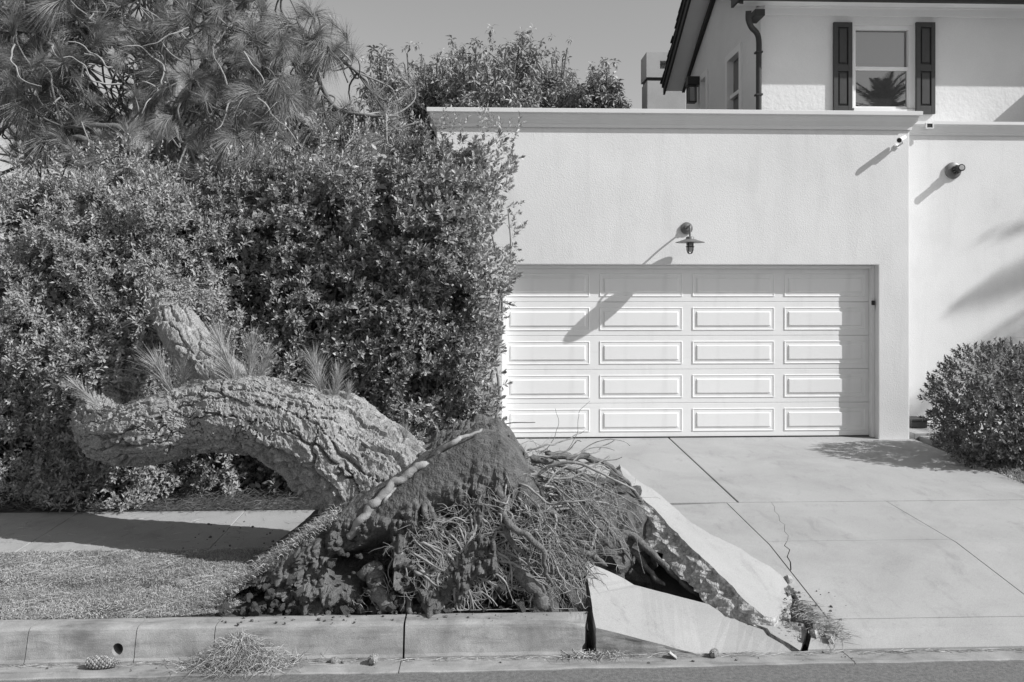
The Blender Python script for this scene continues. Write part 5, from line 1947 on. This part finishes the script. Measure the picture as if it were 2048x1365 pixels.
# ---- pine cones
def cone_mesh(L, R, seed):
    rng = np.random.default_rng(seed)
    V, Fc = [], []
    core = MB().tube([(0, 0, -L / 2), (0, 0, -L * 0.2), (0, 0, L * 0.2), (0, 0, L * 0.48)], [R * 0.45, R * 0.75, R * 0.6, R * 0.1], 10)
    N = 120
    for k in range(N):
        t = (k + 0.5) / N
        zz = -L / 2 + L * t
        prof = R * (math.sin(math.pi * min(1, 0.16 + 0.84 * t)) ** 0.6) * (1 - 0.25 * t)
        a = k * 2.39996
        ca, sa = math.cos(a), math.sin(a)
        s = R * 0.30 * (0.6 + 0.6 * prof / R)
        o = np.array([ca, sa, 0])
        tn = np.array([-sa, ca, 0])
        up = np.array([0, 0, 1.0])
        c = o * prof * 0.88 + up * zz
        core.add([c - tn * s + up * 0.0, c - up * s * 0.7 + o * s * 0.25, c + tn * s, c + up * s * 0.8, c + o * s * 0.62 + up * s * 0.15], [(0, 1, 4), (1, 2, 4), (2, 3, 4), (3, 0, 4)])
    return core


cones = [(207, 1321, 5.335, 0.205, 0.042, 84, 3, 'largest pine cone, lying in the gutter below the weep hole'), (670, 1328, 5.36, 0.05, 0.022, 60, 20, 'smallest round pine cone, in the gutter right of the needle heap'), (749, 1323, 5.34, 0.082, 0.034, 80, 70, 'stubby pine cone in the gutter beside the open kerb joint'), (1429, 1321, 5.36, 0.07, 0.028, 75, 55, 'pine cone at the foot of the kerb ramp slab')]
for k, (px, py, Y, L, R, tilt, rz, lab) in enumerate(cones):
    o = cone_mesh(L, R, k).build('pine_cone', M['cone'])
    p = P(px, py, Y)
    o.location = (p[0], p[1], -0.20 + R * 0.92)
    o.rotation_euler = (0, math.radians(tilt + 6), math.radians(rz - 5))
    tag(o, lab, 'pine cone', 'pine cones in the gutter')
o = cone_mesh(0.08, 0.03, 9).build('pine_cone', M['cone'])
p = G(366, 1174)
o.location = (p[0], p[1], 0.045)
o.rotation_euler = (0, math.radians(85), 0.3)
tag(o, 'pine cone lying in the grass strip', 'pine cone', 'pine cones in the gutter')

# crumbs of earth spilled on the broken pavement and the kerb
rng = np.random.default_rng(4242)
parts = []
cl = [np.array([v.co for v in m.vertices]) for m in clods]
cf = [np.array([p.vertices[:] for p in m.polygons]) for m in clods]
for k in range(250):
    if k < 70:
        px, py = 1570 + abs(rng.normal(0, 45)), 1215 + rng.normal(10, 30)
        p = np.array(G(px, py, g_drive))
        if p[1] < 5.45:
            continue
    elif k < 200:
        p = np.array([rng.uniform(-1.7, 0.75), rng.uniform(5.47, 5.62), 0.004])
        if rng.random() < 0.45:
            p = np.array([rng.uniform(-3.5, 2.4), rng.uniform(5.26, 5.40), -0.2])
    else:
        p = np.array([rng.uniform(-2.4, -1.0), rng.uniform(6.95, 7.7), 0.0])
        p[2] = g_plane(p[1])
    s_ = 0.0025 + 0.009 * rng.random() ** 2.5
    i = k % 6
    parts.append((cl[i] * s_ + p + np.array([0, 0, s_ * 0.5]), cf[i]))
V, Fc = join_np(parts)
tag(npobj('soil_crumbs', V, Fc, M['soil']), 'crumbs of earth spilled over kerb and broken driveway', 'soil', kind='stuff')
